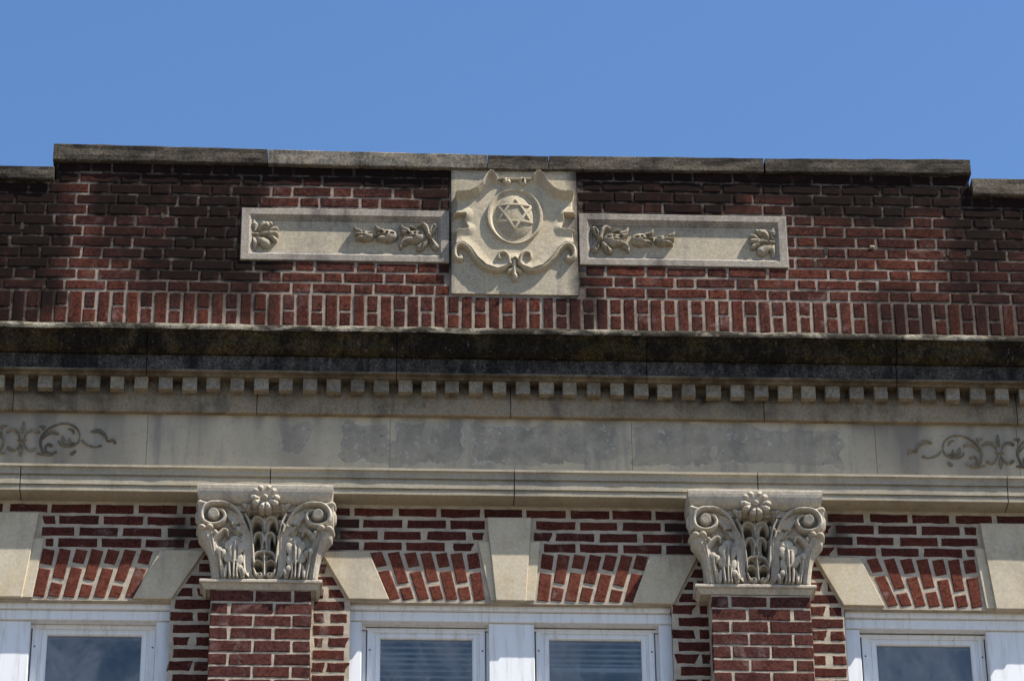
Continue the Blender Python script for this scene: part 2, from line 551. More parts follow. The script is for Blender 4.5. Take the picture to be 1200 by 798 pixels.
# ------------------------------------------------------------------ soot on the parapet (stains that the photograph shows, in metres)
PB = 0.235                                   # parapet brick face
_blobs = []
for (x0, x1, y0, y1, s) in ((120, 215, 192, 236, 0.95), (120, 215, 236, 285, 0.62), (205, 298, 192, 312, 1.0), (180, 300, 300, 345, 0.5), (-120, 52, 205, 300, 1.0), (-120, 45, 300, 385, 0.65),
                            (300, 520, 186, 203, 0.9), (675, 862, 195, 238, 0.95), (690, 850, 238, 262, 0.6), (860, 950, 196, 218, 0.85), (945, 1140, 190, 245, 0.9), (950, 1120, 255, 285, 0.4),
                            (62, 118, 183, 196, 0.9), (1140, 1330, 225, 290, 0.85), (1120, 1300, 300, 400, 0.55), (1040, 1110, 350, 395, 0.45), (780, 930, 225, 250, 0.35),
                            (668, 690, 200, 380, 0.6), (516, 530, 205, 300, 0.6)):
    a, b = P(x0, y0, PB), P(x1, y1, PB)
    a2 = P(x0, y1, PB)
    _blobs.append((a.x, b.x, b.z if b.z < a2.z else a2.z, a.z, s))


_ZT = P(600, 198, PB).z


def soot_top(x, z):
    x = np.asarray(x, float)
    z = np.asarray(z, float)
    wx = x + (vnoise(x, z, 5, 1) - 0.5) * 0.16 + (vnoise(x, z, 16, 15) - 0.5) * 0.07
    wz = z + (vnoise(x, z, 4, 2) - 0.5) * 0.14
    r = np.zeros_like(x)
    for a, b, c, d, s in _blobs:
        dx = np.maximum(np.maximum(a - wx, wx - b), 0)
        dz = np.maximum(np.maximum(c - wz, wz - d), 0)
        q_ = np.clip(1 - np.hypot(dx / 0.17, dz / 0.15), 0, 1)
        r = np.maximum(r, s * q_ * q_ * (3 - 2 * q_))
    r = r * (0.90 + 0.34 * vnoise(x, z * 0.22, 13, 3) + 0.14 * vnoise(x, z * 0.5, 31, 14))
    runs = np.clip((vnoise(x, z * 0.05, 8, 16) - 0.40) / 0.35, 0, 1) * np.exp(-np.maximum(0, _ZT - z) / (0.05 + 0.22 * vnoise(x, 0, 4, 18)))
    r = np.maximum(r, 0.9 * runs)
    return np.clip(r + 0.12 * vnoise(x, z, 3, 5), 0, 0.97)


def dark_low(x, z):
    """darker spots where the lower wall meets the capitals, and a little grime everywhere"""
    x = np.asarray(x, float)
    z = np.asarray(z, float)
    r = 0.12 * vnoise(x, z, 6, 8)
    for px in (395, 800, 984, 212):
        q = P(px, 625, 0)
        r = np.maximum(r, 0.85 * np.exp(-(((x - q.x) / 0.06) ** 2 + ((z - q.z) / 0.13) ** 2)))
    return np.clip(r, 0, 1)


# ------------------------------------------------------------------ bricks
_variants = {}


def brick_shape(w, h, d, bev=0.0042, jit=0.0027):
    """front rim worn uneven, 8 points per ring: 34 faces"""
    def ring(hx, hz, y, j):
        pts = [(-hx, -hz), (-hx * 0.3, -hz), (hx * 0.35, -hz), (hx, -hz), (hx, hz), (hx * 0.3, hz), (-hx * 0.35, hz), (-hx, hz)]
        return [(a + random.uniform(-j, j), y + random.uniform(-j, j) * 0.5, b + random.uniform(-j, j)) for a, b in pts]
    hx, hz = w / 2, h / 2
    v = ring(hx - bev, hz - bev, -d / 2, jit * 0.6) + ring(hx, hz, -d / 2 + bev, jit) + ring(hx, hz, d / 2, 0)
    f = [(0, 1, 6, 7), (1, 2, 5, 6), (2, 3, 4, 5)]
    for r in (0, 8):
        for i in range(8):
            j = (i + 1) % 8
            f.append((r + j, r + i, r + 8 + i, r + 8 + j))
    return v, f


def brick(name, parent, w, h, cx, cz, front, mat, depth=0.05, soot=None, nvar=7, cls=None):
    """an alike brick: mesh data shared between the bricks of its class"""
    cls = (cls or name, mat.name)
    if cls not in _variants:
        _variants[cls] = (w, h, [])
        for _ in range(nvar):
            me = mesh(name, *brick_shape(w, h, depth))
            me.materials.append(mat)
            _variants[cls][2].append(me)
    w0, h0, ms = _variants[cls]
    o = link(name, random.choice(ms), None, parent, (cx, -front + depth / 2 + random.uniform(-0.0018, 0.0002), cz))
    o.scale = ((w + random.uniform(-.002, .004)) / w0, 1, (h + random.uniform(-.001, .0025)) / h0)
    o.rotation_euler = (0, random.uniform(-0.010, 0.010), 0)
    soot_props(o, soot, cx, cz, w, h)
    return o


def soot_props(o, soot, cx, cz, w=0.1, h=0.05):
    o['soot'] = float(soot(cx, cz)) if soot else 0.0
    o['soot_x'] = float(soot(cx + w / 2, cz) - soot(cx - w / 2, cz)) / w if soot else 0.0
    o['soot_z'] = float(soot(cx, cz + h / 2) - soot(cx, cz - h / 2)) / h if soot else 0.0


def cut_brick(name, parent, pts, front, mat, depth=0.05, soot=None):
    m = MB()
    m.poly(pts, -front, -front + depth, 0.004, 0.0015)
    o = m.build(name, mat, parent)
    cx = sum(q[0] for q in pts) / len(pts)
    cz = sum(q[1] for q in pts) / len(pts)
    soot_props(o, soot, cx, cz)
    return o


def mortar_sheet(name, parent, x0, x1, z0, z1, p, mat, soot, holes=(), res=0.008, amp=0.003, kind=None):
    nx, nz = int((x1 - x0) / res) + 1, int((z1 - z0) / res) + 1
    xs, zs = np.linspace(x0, x1, nx), np.linspace(z0, z1, nz)
    X, Z = np.meshgrid(xs, zs)
    Y = -p + (vnoise(X, Z, 70, 4) - 0.5) * 2 * amp + (vnoise(X, Z, 22, 6) - 0.5) * amp
    S = soot(X, Z)
    keep = np.ones((nz - 1, nx - 1), bool)
    xc, zc = (xs[1:] + xs[:-1]) / 2, (zs[1:] + zs[:-1]) / 2
    XC_, ZC_ = np.meshgrid(xc, zc)
    for a, b, c, d in holes:
        keep &= ~((XC_ > a) & (XC_ < b) & (ZC_ > c) & (ZC_ < d))
    idx = np.arange(nx * nz).reshape(nz, nx)
    q = np.stack([idx[:-1, :-1], idx[:-1, 1:], idx[1:, 1:], idx[1:, :-1]], -1)[keep]
    used = np.unique(q)
    mp = np.zeros(nx * nz, int)
    mp[used] = np.arange(len(used))
    c = np.array((0, -p, z0))
    v = np.stack([X, Y, Z], -1).reshape(-1, 3)[used] - c
    return link(name, mesh(name, v, mp[q], True, S.reshape(-1)[used]), mat, parent, c)


# ------------------------------------------------------------------ carved relief
def catmull(pts, n=8):
    p = np.array(pts, float)
    if len(p) < 3:
        t = np.linspace(0, 1, n + 1)[:, None]
        return p[0] * (1 - t) + p[1] * t
    p = np.vstack([2 * p[0] - p[1], p, 2 * p[-1] - p[-2]])
    out = []
    for i in range(1, len(p) - 2):
        for k in range(n):
            t = k / n
            a, b, c, d = p[i - 1], p[i], p[i + 1], p[i + 2]
            out.append(0.5 * (2 * b + (c - a) * t + (2 * a - 5 * b + 4 * c - d) * t * t + (3 * b - a - 3 * c + d) * t ** 3))
    out.append(p[-2])
    return np.array(out)


PROF = {
    'round': lambda q: np.sqrt(np.clip(1 - q * q, 0, 1)),
    'flat': lambda q: np.clip((1 - q) / 0.22, 0, 1) ** 0.6,
    'ridge': lambda q: np.clip(1 - q, 0, 1) * 0.55 + 0.45 * np.clip((1 - q) / 0.15, 0, 1),
    'gutter': lambda q: np.clip((1 - q) / 0.12, 0, 1) * (0.5 + 0.5 * np.clip(q, 0, 1) ** 2),
    'soft': lambda q: np.clip(1 - q * q, 0, 1) ** 1.5,
}


class Relief:
    """carving on a plane: a height above the plane over a grid in x, z, made into a closed skin that dips behind the plane at its rim"""
    def __init__(self, conv, u0, u1, v0, v1, res=0.0026, scale=1.0, mirror=None):
        self.mirror = mirror
        self.conv0 = conv
        a, b = self.conv((u0, v0)), self.conv((u1, v1))
        self.x0, self.x1 = min(a[0], b[0]), max(a[0], b[0])
        self.z0, self.z1 = min(a[1], b[1]) - 0.01, max(a[1], b[1]) + 0.01
        nx, nz = int((self.x1 - self.x0) / res) + 1, int((self.z1 - self.z0) / res) + 1
        self.X, self.Z = np.meshgrid(np.linspace(self.x0, self.x1, nx), np.linspace(self.z0, self.z1, nz))
        self.H = np.zeros_like(self.X)
        self.k = scale                              # metres per crop unit

    def conv(self, q):
        x, z = self.conv0(q)
        return (2 * self.mirror - x if self.mirror is not None else x, z)

    def dist(self, pts, vals=None, raw=False):
        pl = catmull([(*self.conv(q), *(vals[i] if vals else ())) for i, q in enumerate(pts)]) if not raw else np.array(
            [(*self.conv(q), *(vals[i] if vals else ())) for i, q in enumerate(pts)], float)
        best = np.full(self.X.shape, 1e9)
        out = np.zeros(self.X.shape + (pl.shape[1] - 2,))
        for a, b in zip(pl[:-1], pl[1:]):
            dx, dz = b[0] - a[0], b[1] - a[1]
            L = dx * dx + dz * dz + 1e-12
            t = np.clip(((self.X - a[0]) * dx + (self.Z - a[1]) * dz) / L, 0, 1)
            d = np.hypot(self.X - a[0] - t * dx, self.Z - a[1] - t * dz)
            m = d < best
            best = np.where(m, d, best)
            if out.shape[2]:
                out[m] = (a[2:] + t[..., None] * (b[2:] - a[2:]))[m]
        return best, out

    def stroke(self, pts, r, h, prof='round', op='max'):
        n = len(pts)
        rr = r if isinstance(r, (list, tuple)) else [r] * n
        hh = h if isinstance(h, (list, tuple)) else [h] * n
        if len(rr) != n: rr = list(np.interp(np.linspace(0, 1, n), np.linspace(0, 1, len(rr)), rr))
        if len(hh) != n: hh = list(np.interp(np.linspace(0, 1, n), np.linspace(0, 1, len(hh)), hh))
        d, o = self.dist(pts, [(a * self.k, b) for a, b in zip(rr, hh)])
        q = d / np.maximum(o[..., 0], 1e-5)
        val = np.where(q < 1, o[..., 1] * PROF[prof](np.clip(q, 0, 1)), 0)
        self.put(val, op)
        return self

    def put(self, val, op):
        if op == 'max': self.H = np.maximum(self.H, val)
        elif op == 'add': self.H = self.H + np.where(self.H > 1e-4, val, 0)
        elif op == 'sub': self.H = np.where(self.H > 1e-4, np.maximum(self.H - val, 0.0005), 0)

    def ell(self, c, rx, ry, h, ang=0.0, prof='round', op='max', lift=0.0):
        x, z = self.conv(c)
        s = -1 if self.mirror is not None else 1
        a = math.radians(ang) * s
        dx, dz = self.X - x, self.Z - z
        u = (dx * math.cos(a) + dz * math.sin(a)) / (rx * self.k)
        w = (-dx * math.sin(a) + dz * math.cos(a)) / (ry * self.k)
        q = np.hypot(u, w)
        self.put(np.where(q < 1, lift + h * PROF[prof](np.clip(q, 0, 1)), 0), op)
        return self

    def inside(self, pts):
        pl = [self.conv(q) for q in pts]
        c = np.zeros(self.X.shape, bool)
        n = len(pl)
        for i in range(n):
            (xa, za), (xb, zb) = pl[i], pl[(i + 1) % n]
            if za == zb: continue
            c ^= ((za > self.Z) != (zb > self.Z)) & (self.X < (xb - xa) * (self.Z - za) / (zb - za) + xa)
        return c

    def skin(self, name, mat, parent, p, base=None, soot=None, rough=0.0003, keep_depth=0.003):
        H = self.H
        m = H > 2e-4
        B = np.zeros_like(H) if base is None else base(self.X, self.Z)
        cell = m[:-1, :-1] | m[1:, :-1] | m[:-1, 1:] | m[1:, 1:]
        nz, nx = H.shape
        Y = -(p + B + np.where(m, H + (vnoise(self.X, self.Z, 60, 9) - 0.5) * 2 * rough, -keep_depth))
        idx = np.arange(nx * nz).reshape(nz, nx)
        q = np.stack([idx[:-1, :-1], idx[:-1, 1:], idx[1:, 1:], idx[1:, :-1]], -1)[cell]
        if len(q) == 0:
            return None
        used = np.unique(q)
        mp = np.zeros(nx * nz, int)
        mp[used] = np.arange(len(used))
        v = np.stack([self.X, Y, self.Z], -1).reshape(-1, 3)[used]
        c = np.array(((v[:, 0].min() + v[:, 0].max()) / 2, v[:, 1].max(), v[:, 2].min()))
        s = None if soot is None else soot(v[:, 0], v[:, 2])
        return link(name, mesh(name, v - c, mp[q], True, s), mat, parent, c)


def crop(px0, py0, s, p):
    return lambda q: XZ(px0 + q[0] / s, py0 + q[1] / s, p)


# ================================================================== SETTING
XL, XR = -3.7, 3.7                            # the stretch of facade that is built
g = MB().box(-400, 400, -400, 400, -0.2, 0.0)
tag(g.build('ground', M['ground']), kind='structure')

# ================================================================== PARAPET
Z_SOLD0 = ZC(386.5, PB)                       # foot of the upright course
Z_COP0 = P(600, 196.5, PB).z                  # underside of the raised coping
parapet = thing('parapet_wall', (0, -PB, Z_SOLD0), 'red brick parapet wall stained black with soot in patches, above the cornice', 'brick wall')
panelL = [XZ(283.5, 246, PB), XZ(525.5, 306.5, PB)]
pan_z0, pan_z1 = P(400, 306.6, PB).z, P(400, 246.3, PB).z
XM = XC(603.0, PB, 280)
pl_x0, pl_x1 = P(282.3, 276, PB).x, P(526.3, 276, PB).x
pr_x0, pr_x1 = P(678.6, 280, PB).x, P(922.3, 284, PB).x
ca_x0, ca_x1 = P(528.2, 280, PB).x, P(677.4, 280, PB).x
ca_z0 = P(600, 346.3, PB).z
step_l, step_r = P(66, 200, PB).x, P(1134, 205, PB).x
z_low_l, z_low_r = P(40, 210, PB).z, P(1160, 229, PB).z
z_low = (z_low_l + z_low_r) / 2
holes = [(pl_x0, pl_x1, pan_z0, pan_z1), (pr_x0, pr_x1, pan_z0, pan_z1), (ca_x0, ca_x1, ca_z0, Z_COP0 + 1),
         (XL - 1, step_l, z_low, 99), (step_r, XR + 1, z_low, 99)]
mortar_sheet('mortar_bed', parapet, XL, XR, Z_SOLD0 - 0.03, Z_COP0, PB - 0.0030, M['mortar_top'], soot_top, holes, amp=0.0008)
core = MB()
core.box(XL, step_l, -0.19, 0.12, Z_SOLD0 - 0.03, z_low)
core.box(step_l, step_r, -0.19, 0.12, Z_SOLD0 - 0.03, Z_COP0)
core.box(step_r, XR, -0.19, 0.12, Z_SOLD0 - 0.03, z_low)
for a, b in ((step_l, step_l + 0.02), (step_r - 0.02, step_r)):
    core.box(a, b, -PB + 0.012, -0.185, z_low - 0.02, Z_COP0)
core.build('wall_core', M['mortar_top'], parapet)

# running courses, stretchers and headers in turn
rowz_top, rowz_bot = P(95, 195.7, PB).z, P(95, 333.3, PB).z
NROW = 12
PITCH_Z = (rowz_top - rowz_bot) / (NROW - 1)
Z_SOLD1 = rowz_bot - PITCH_Z / 2
SX = 1 / 225.0
BH = PITCH_Z - 0.0125
X_FRAME0, X_FRAME1 = P(-8, 280, PB).x, P(1208, 280, PB).x
rest = MB()


def lay_top(cx, cz, w, name):
    """one brick, shortened where a stone panel, the step or the carved block takes its place"""
    a, b = cx - w / 2, cx + w / 2
    segs = [(a, b)]
    for (h0, h1, k0, k1) in holes:
        if cz + BH * 0.3 > k0 and cz - BH * 0.3 < k1:
            new = []
            for s, e in segs:
                if e <= h0 - 0.006 or s >= h1 + 0.006:
                    new.append((s, e))
                else:
                    if s < h0 - 0.03: new.append((s, h0 - 0.008))
                    if e > h1 + 0.03: new.append((h1 + 0.008, e))
            segs = new
    for s, e in segs:
        ww = e - s
        if ww < 0.022:
            continue
        c = (s + e) / 2
        if c + ww / 2 < X_FRAME0 or c - ww / 2 > X_FRAME1:
            v, f = brick_shape(ww, BH, 0.05)
            rest.add([(q[0] + c, q[1] - PB + 0.025, q[2] + cz) for q in v], f)
            continue
        hh = BH + random.uniform(-0.0025, 0.0025)
        nm = 'stretcher_brick' if ww > 0.14 else 'header_brick'
        brick(nm, parapet, ww, hh, c, cz + random.uniform(-0.0015, 0.0015), PB, M['brick_top'], soot=soot_top)


U = 71.4 * SX
for r in range(NROW):                          # r = 0 is the lowest course
    cz = rowz_bot + r * PITCH_Z
    for side, x_ref in ((0, P(101.5, 325, PB).x), (1, P(1014.7, 300, PB).x)):
        ph = x_ref + (0 if r % 2 == 0 else U / 2) + (r * 0.0035 if side == 0 else 0) + random.uniform(-0.008, 0.008)
        lo, hi = (XL, XM) if side == 0 else (XM, XR)
        k = math.floor((lo - ph) / U) - 1
        while True:
            c = ph + k * U
            if c - U > hi:
                break
            for cc, w in ((c, 0.198), (c + U / 2, 0.0915)):
                w += random.uniform(-0.004, 0.004)
                a, b = max(cc - w / 2, lo + 0.006), min(cc + w / 2, hi - 0.006)
                if b - a > 0.03 and a >= XL and b <= XR:
                    lay_top((a + b) / 2, cz, b - a, 'brick')
            k += 1

# the upright course: a whole brick and two halves in turn
sh = Z_SOLD1 - Z_SOLD0 - 0.002
xs = []
k = -14
while 54.3 + 33.4 * k < 400:
    xs.append(54.3 + 33.4 * k)
    k += 1
k = 0
while 420.7 + 31.68 * k < 1450:
    xs.append(420.7 + 31.68 * k)
    k += 1
for i in range(len(xs) - 1):
    xa, xb = P(xs[i], 365, PB).x, P((xs[i] + xs[i + 1]) / 2, 365, PB).x
    if xa < XL + 0.05 or xb > XR - 0.05:
        continue
    out = xa < X_FRAME0 - 0.02 or xb > X_FRAME1 + 0.02
    w = (xb - xa) - 0.0165
    if out:
        v, f = brick_shape(w, sh - 0.012, 0.05)
        rest.add([(q[0] + xa, q[1] - PB + 0.025, q[2] + Z_SOLD0 + sh / 2) for q in v], f)
        for dz in (0.26, 0.75):
            v, f = brick_shape(w, sh * 0.43, 0.05)
            rest.add([(q[0] + xb, q[1] - PB + 0.025, q[2] + Z_SOLD0 + sh * dz) for q in v], f)
        continue
    brick('soldier_brick', parapet, w + random.uniform(-0.004, 0.003), sh - 0.012, xa, Z_SOLD0 + sh / 2, PB, M['brick_top'], soot=soot_top)
    jt = random.uniform(-0.012, 0.012)
    z_a, z_b = Z_SOLD0 + 0.004, Z_SOLD0 + sh / 2 + jt
    brick('half_brick', parapet, w + random.uniform(-0.004, 0.003), z_b - z_a - 0.012, xb, (z_a + z_b) / 2, PB, M['brick_top'], soot=soot_top)
    z_a, z_b = z_b, Z_SOLD0 + sh
    brick('half_brick', parapet, w + random.uniform(-0.004, 0.003), z_b - z_a - 0.012, xb, (z_a + z_b) / 2, PB, M['brick_top'], soot=soot_top)
tag(rest.build('brickwork', M['brick_top'], parapet), kind='stuff')
q = P(1022, 289.5, PB)
MB().box(q.x - .013, q.x + .012, -PB - 0.009, -PB + 0.02, q.z - .006, q.z + .005, .003).build('masonry_stub', M['mortar_low'], parapet)
for px, py in ((967.5, 294), (956, 309.5), (1111.5, 296), (1134.5, 297), (191, 252.5), (26, 265)):  # dark plates stand in for shaded holes where mortar is missing
    q = P(px, py, PB)
    MB().poly([(q.x - .012, q.z - .02), (q.x + .008, q.z - .022), (q.x + .013, q.z + .004), (q.x + .002, q.z + .024), (q.x - .010, q.z + .012)], -PB - 0.0016, -PB + .01, .001, .002).build('mortar_hole_shade', M['joint'], parapet)


# ------------------------------------------------------------------ coping
def slab_grid(name, x0, x1, z0, z1, y0, y1, mat, label, group, res=0.03, amp=0.004, seed=0, tilt=None):
    """stone slab whose front and lower edges are worn uneven"""
    nx = max(3, int((x1 - x0) / res))
    xs = np.linspace(x0, x1, nx + 1)
    prof = [(y0 + 0.10, z0), (y0 + 0.006, z0), (y0, z0 + 0.006), (y0 - 0.001, (z0 * 2 + z1) / 3), (y0, (z0 + 2 * z1) / 3), (y0, z1 - 0.007), (y0 + 0.007, z1), (y1, z1), (y1, z0)]
    v, f = [], []
    for i, x in enumerate(xs):
        for j, (y, z) in enumerate(prof):
            w = 1.0 if j < 7 and 0 < j else 0.0
            v.append((x, y + w * amp * (float(vnoise(x, z, 14, seed + j)) - 0.5) * 1.4, z + w * amp * (float(vnoise(x, 3.0, 11, seed + j)) - 0.5)))
    n = len(prof)
    for i in range(nx):
        for j in range(n):
            k = (j + 1) % n
            f.append((i * n + j, (i + 1) * n + j, (i + 1) * n + k, i * n + k))
    f.append(tuple(reversed(range(n))))
    f.append(tuple(range(nx * n, nx * n + n)))
    v = np.array(v)
    if tilt:
        (za_, zb2), (zc_, zd_) = tilt           # underside and top at the left end, then at the right end
        t_ = (v[:, 0] - x0) / (x1 - x0)
        lo, hi = za_ + (zc_ - za_) * t_, zb2 + (zd_ - zb2) * t_
        v[:, 2] = lo + (v[:, 2] - z0) / (z1 - z0) * (hi - lo)
    c = np.array(((x0 + x1) / 2, (y0 + y1) / 2, z0))
    o = link(name, mesh(name, v - c, f), mat, None, c)
    return tag(o, label, 'coping stone', group, 'thing')


PC = 0.262
zc1 = P(600, 179.8, PC).z
zc0 = P(600, 196.0, PC).z
GC = 'coping stones along the top of the parapet'
cl = [(62, 313.3, 'coping', 'long brown grey coping stone at the left end of the raised parapet, rough grained'),
      (314.3, 571, 'coping_pale', 'paler grey coping stone with dark vertical streaks, just left of the star shield'),
      (572, 642.6, 'coping', 'short coping stone directly above the star shield'),
      (643.6, 894.5, 'coping', 'coping stone between the star shield and the right relief, second from the right raised end'),
      (896.5, 1136.5, 'coping', 'coping stone at the right end of the raised parapet beside the step down')]
cpy = [(167.4, 187.3, 174.2, 191.8), (174.6, 192.2, 180.7, 198.0), (180.9, 198.2, 181.9, 199.0), (181.6, 198.8, 184.2, 201.0), (184.6, 201.2, 186.0, 203.2)]
for i, (a, b, mt, lb) in enumerate(cl):
    t0, b0, t1, b1 = cpy[i]
    tl = ((P(a, b0, PC).z, P(a, t0, PC).z), (P(b, b1, PC).z, P(b, t1, PC).z))
    slab_grid('coping_stone', P(a, 185, PC).x, P(b, 185, PC).x, zc0, zc1,
              -PC + random.uniform(-.004, .004), 0.16, M[mt], lb, GC, seed=i * 13, tilt=tl)
zl1, zl0 = P(30, 194, PC).z, P(30, 209, PC).z
slab_grid('coping_stone', XL, P(63.5, 200, PC).x, zl0, zl1, -PC, 0.16, M['coping'], 'lower coping stone left of the step, in the left corner of the skyline', GC, seed=91)
zr1, zr0 = P(1170, 208.8, PC).z, P(1170, 228, PC).z
slab_grid('coping_stone', P(1139.5, 215, PC).x, XR, zr0, zr1, -PC, 0.16, M['coping'], 'lower coping stone right of the step, with its left end showing', GC, seed=77)

# ================================================================== CORNICE
FR = 0.05                                      # frieze face
cornice = thing('stone_cornice', (0, -0.07, ZC(488, 0.07)), 'soot blackened stone cornice with a row of small square dentils', 'cornice')


def band(name, prof, x0, x1, mat, parent, res=0.05, amp=0.0015, soot=None, back=-0.03, seed=0, extra=None):
    """a moulded course: profile of (projection, z) from top to bottom, run from x0 to x1, closed to the back"""
    pr = [(back, prof[0][1])] + list(prof) + [(back, prof[-1][1])]
    nx = max(1, int((x1 - x0) / res))
    xs = np.linspace(x0, x1, nx + 1)
    n = len(pr)
    v = []
    for x in xs:
        for j, (p, z) in enumerate(pr):
            w = amp if 0 < j < n - 1 else 0
            v.append((x, -p + w * (float(vnoise(x, z, 12, seed)) - 0.5) * 2, z + w * (float(vnoise(x, z, 9, seed + 2)) - 0.5) * 1.5))
    f = []
    for i in range(nx):
        for j in range(n):
            k = (j + 1) % n
            f.append((i * n + j, i * n + k, (i + 1) * n + k, (i + 1) * n + j))
    f.append(tuple(range(n)))
    f.append(tuple(reversed(range(nx * n, nx * n + n))))
    v = np.array(v)
    c = np.array(((x0 + x1) / 2, -prof[0][0], prof[-1][1]))
    s = None if soot is None else soot(v[:, 0], v[:, 2])
    me = mesh(name, v - c, f, False, s, {k: fn(v[:, 0], v[:, 2]) for k, fn in (extra or {}).items()})
    return link(name, me, mat, parent, c)


def refine(prof, step):
    out = [prof[0]]
    for a, b in zip(prof[:-1], prof[1:]):
        n = max(1, int(math.hypot(b[0] - a[0], b[1] - a[1]) / step))
        for i in range(1, n + 1):
            t = i / n
            out.append((a[0] + (b[0] - a[0]) * t, a[1] + (b[1] - a[1]) * t))
    return out


def joints(pxs, p, py, gap=0.004):
    xs = [P(a, py, p).x for a in pxs]
    xs = [XL] + [x for x in xs if XL + 0.2 < x < XR - 0.2] + [XR]
    return [(a + (gap / 2 if a > XL else 0), b - (gap / 2 if b < XR else 0)) for a, b in zip(xs[:-1], xs[1:])]


zt = ZC(386.0, 0.245)
z1 = ZC(391.5, 0.245)
z2 = ZC(420.0, 0.172)
z3 = ZC(438.5, 0.16)
cyma = [(0.245, z1)]
for i in range(1, 9):
    t = i / 8
    cyma.append((0.245 - 0.07 * (t + 0.13 * math.sin(2 * math.pi * t)), z1 + (z2 - z1) * t))
wash = [(0.20, zt + 0.012), (0.236, zt + 0.010), (0.246, zt + 0.001), (0.248, (zt + z1) / 2), (0.246, z1 + 0.001)]
big = [-121, 172, 465, 758, 1050, 1343]
band('mortar_wash', refine(wash, 0.012), XL, XR, M['wash'], cornice, 0.02, 0.0045, seed=3)
for a, b in joints(big, 0.2, 410):
    band('cyma_block', cyma + [(0.168, z2 - 0.001)], a, b, M['cyma'], cornice, 0.04, 0.003, seed=5)
    z_lip = ZC(440.5, 0.16)
    band('corona_block', refine([(0.160, z2 - 0.002), (0.158, z3 + 0.003)], 0.02), a, b, M['corona'], cornice, 0.04, 0.002, seed=8)
    band('corona_lip', [(0.160, z3 + 0.002), (0.165, z3), (0.165, z_lip), (0.155, z_lip - 0.002), (0.14, z_lip - 0.001), (0.135, z_lip - 0.012), (0.10, z_lip - 0.012)],
         a, b, M['bed'], cornice, 0.03, 0.002, lambda x, z: np.clip(0.3 + 0.7 * vnoise(x, z, 5, 71), 0, 0.85), seed=9)
core = MB().box(XL, XR, -0.125, 0.1, ZC(440.5, 0.16) + 0.004, zt - 0.02)
core.box(XL, XR, -0.05, 0.1, ZC(470, 0.07), ZC(440.5, 0.16) + 0.01)
core.build('joint_filling', M['joint'], cornice)
PD, PDB = 0.122, 0.077


def soot_and_shade_bed(x, z):
    x = np.asarray(x, float)
    z = np.asarray(z, float)
    zt_, zb_ = ZC(466, PDB), ZC(488, PDB)
    q = np.clip((z - zb_) / (zt_ - zb_), 0, 1)
    zone = np.zeros_like(x)
    for px, s, w in ((20, 0.6, 0.12), (60, 0.9, 0.14), (115, 0.8, 0.1), (330, 0.5, 0.2), (215, 0.35, 0.2), (815, 0.9, 0.12), (880, 0.95, 0.15), (760, 0.5, 0.12), (980, 0.45, 0.15), (470, 0.25, 0.2), (1150, .3, .2)):
        zone = np.maximum(zone, s * np.exp(-((x - P(px, 477, PDB).x) / w) ** 2))
    gap = np.clip((z - ZC(462, PDB)) / 0.03, 0, 1)  # shade between and under the dentils, put into the stone colour
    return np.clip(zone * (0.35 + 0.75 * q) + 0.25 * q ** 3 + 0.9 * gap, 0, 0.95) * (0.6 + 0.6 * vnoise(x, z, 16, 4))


z_d1, z_d0 = ZC(444.0, PD), ZC(460.9, PD)
z_bed0 = ZC(488.0, PDB)
for a, b in joints([15, 301, 598.5, 895, 1191], PDB, 477):
    band('bed_block', refine([(PDB, z_d1 + 0.01), (PDB, z_d0 - 0.012), (PDB + 0.004, z_d0 - 0.016), (PDB + 0.002, z_bed0 + 0.006), (PDB - 0.002, z_bed0 + 0.001), (FR - 0.01, z_bed0)], 0.02),
         a, b, M['bed'], cornice, 0.03, 0.0015, soot_and_shade_bed, seed=12)
MB().box(XL, XR, -0.055, 0.05, z_bed0 + 0.004, z_d1).build('joint_filling', M['joint'], cornice)
# dentils
dx = [16.2 + 28.2 * i for i in range(-14, 14)]
dx = [a for a in dx if a < 395] + [411.2 + 27.62 * i for i in range(0, 14)]
dx += [800 + v / 3 for v in (-4, 83, 166, 249, 334, 416, 502, 587, 670, 755, 838, 923, 1010, 1095)]
dx += [1193 + 28 * i for i in range(0, 9)]
for i, a in enumerate(dx):
    x0, x1 = P(a, 450, PD).x, P(a + 16.6, 450, PD).x
    if x0 < XL + 0.02 or x1 > XR - 0.02 or (i > 0 and a - dx[i - 1] < 20):
        continue
    if x1 < X_FRAME0 or x0 > X_FRAME1:
        continue
    j = lambda s=0.002: random.uniform(-s, s)
    m = MB().box(x0 + j(.003), x1 + j(.003), -PD + j(.003), -PDB + 0.004, z_d0 + j(.003), z_d1 + 0.004, 0.0035)
    m.v = [(q[0] + j(.0015), q[1] + j(.001), q[2] + j(.0015)) for q in m.v]
    s0 = float(soot_and_shade_bed((x0 + x1) / 2, z_d0 - 0.05)) * 0.55 + random.choice((0.0, 0.1, 0.25, 0.5, 0.75)) * random.uniform(0.6, 1.1)
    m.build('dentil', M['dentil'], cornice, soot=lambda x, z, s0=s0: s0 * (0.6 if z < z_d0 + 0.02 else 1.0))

# ================================================================== FRIEZE
frieze = thing('stone_frieze', (0, -FR, ZC(548, FR)), 'flat grey stone frieze with darker mortar patches and carved scrolls at both ends', 'frieze')
zf1, zf0 = z_bed0 + 0.012, ZC(556, FR)
_patch = [(400, 455, 495, 541, 1), (461, 541, 493, 544, 1), (556, 690, 497, 545, 1), (690, 720, 500, 540, .9), (739, 832, 498, 546, 1), (841, 985, 500, 545, 1), (328, 362, 496, 535, .75)]
_pw = []
for a, b, c, d, s in _patch:
    q, w = P(a, c, FR), P(b, d, FR)
    _pw.append((q.x, w.x, w.z, q.z, s))


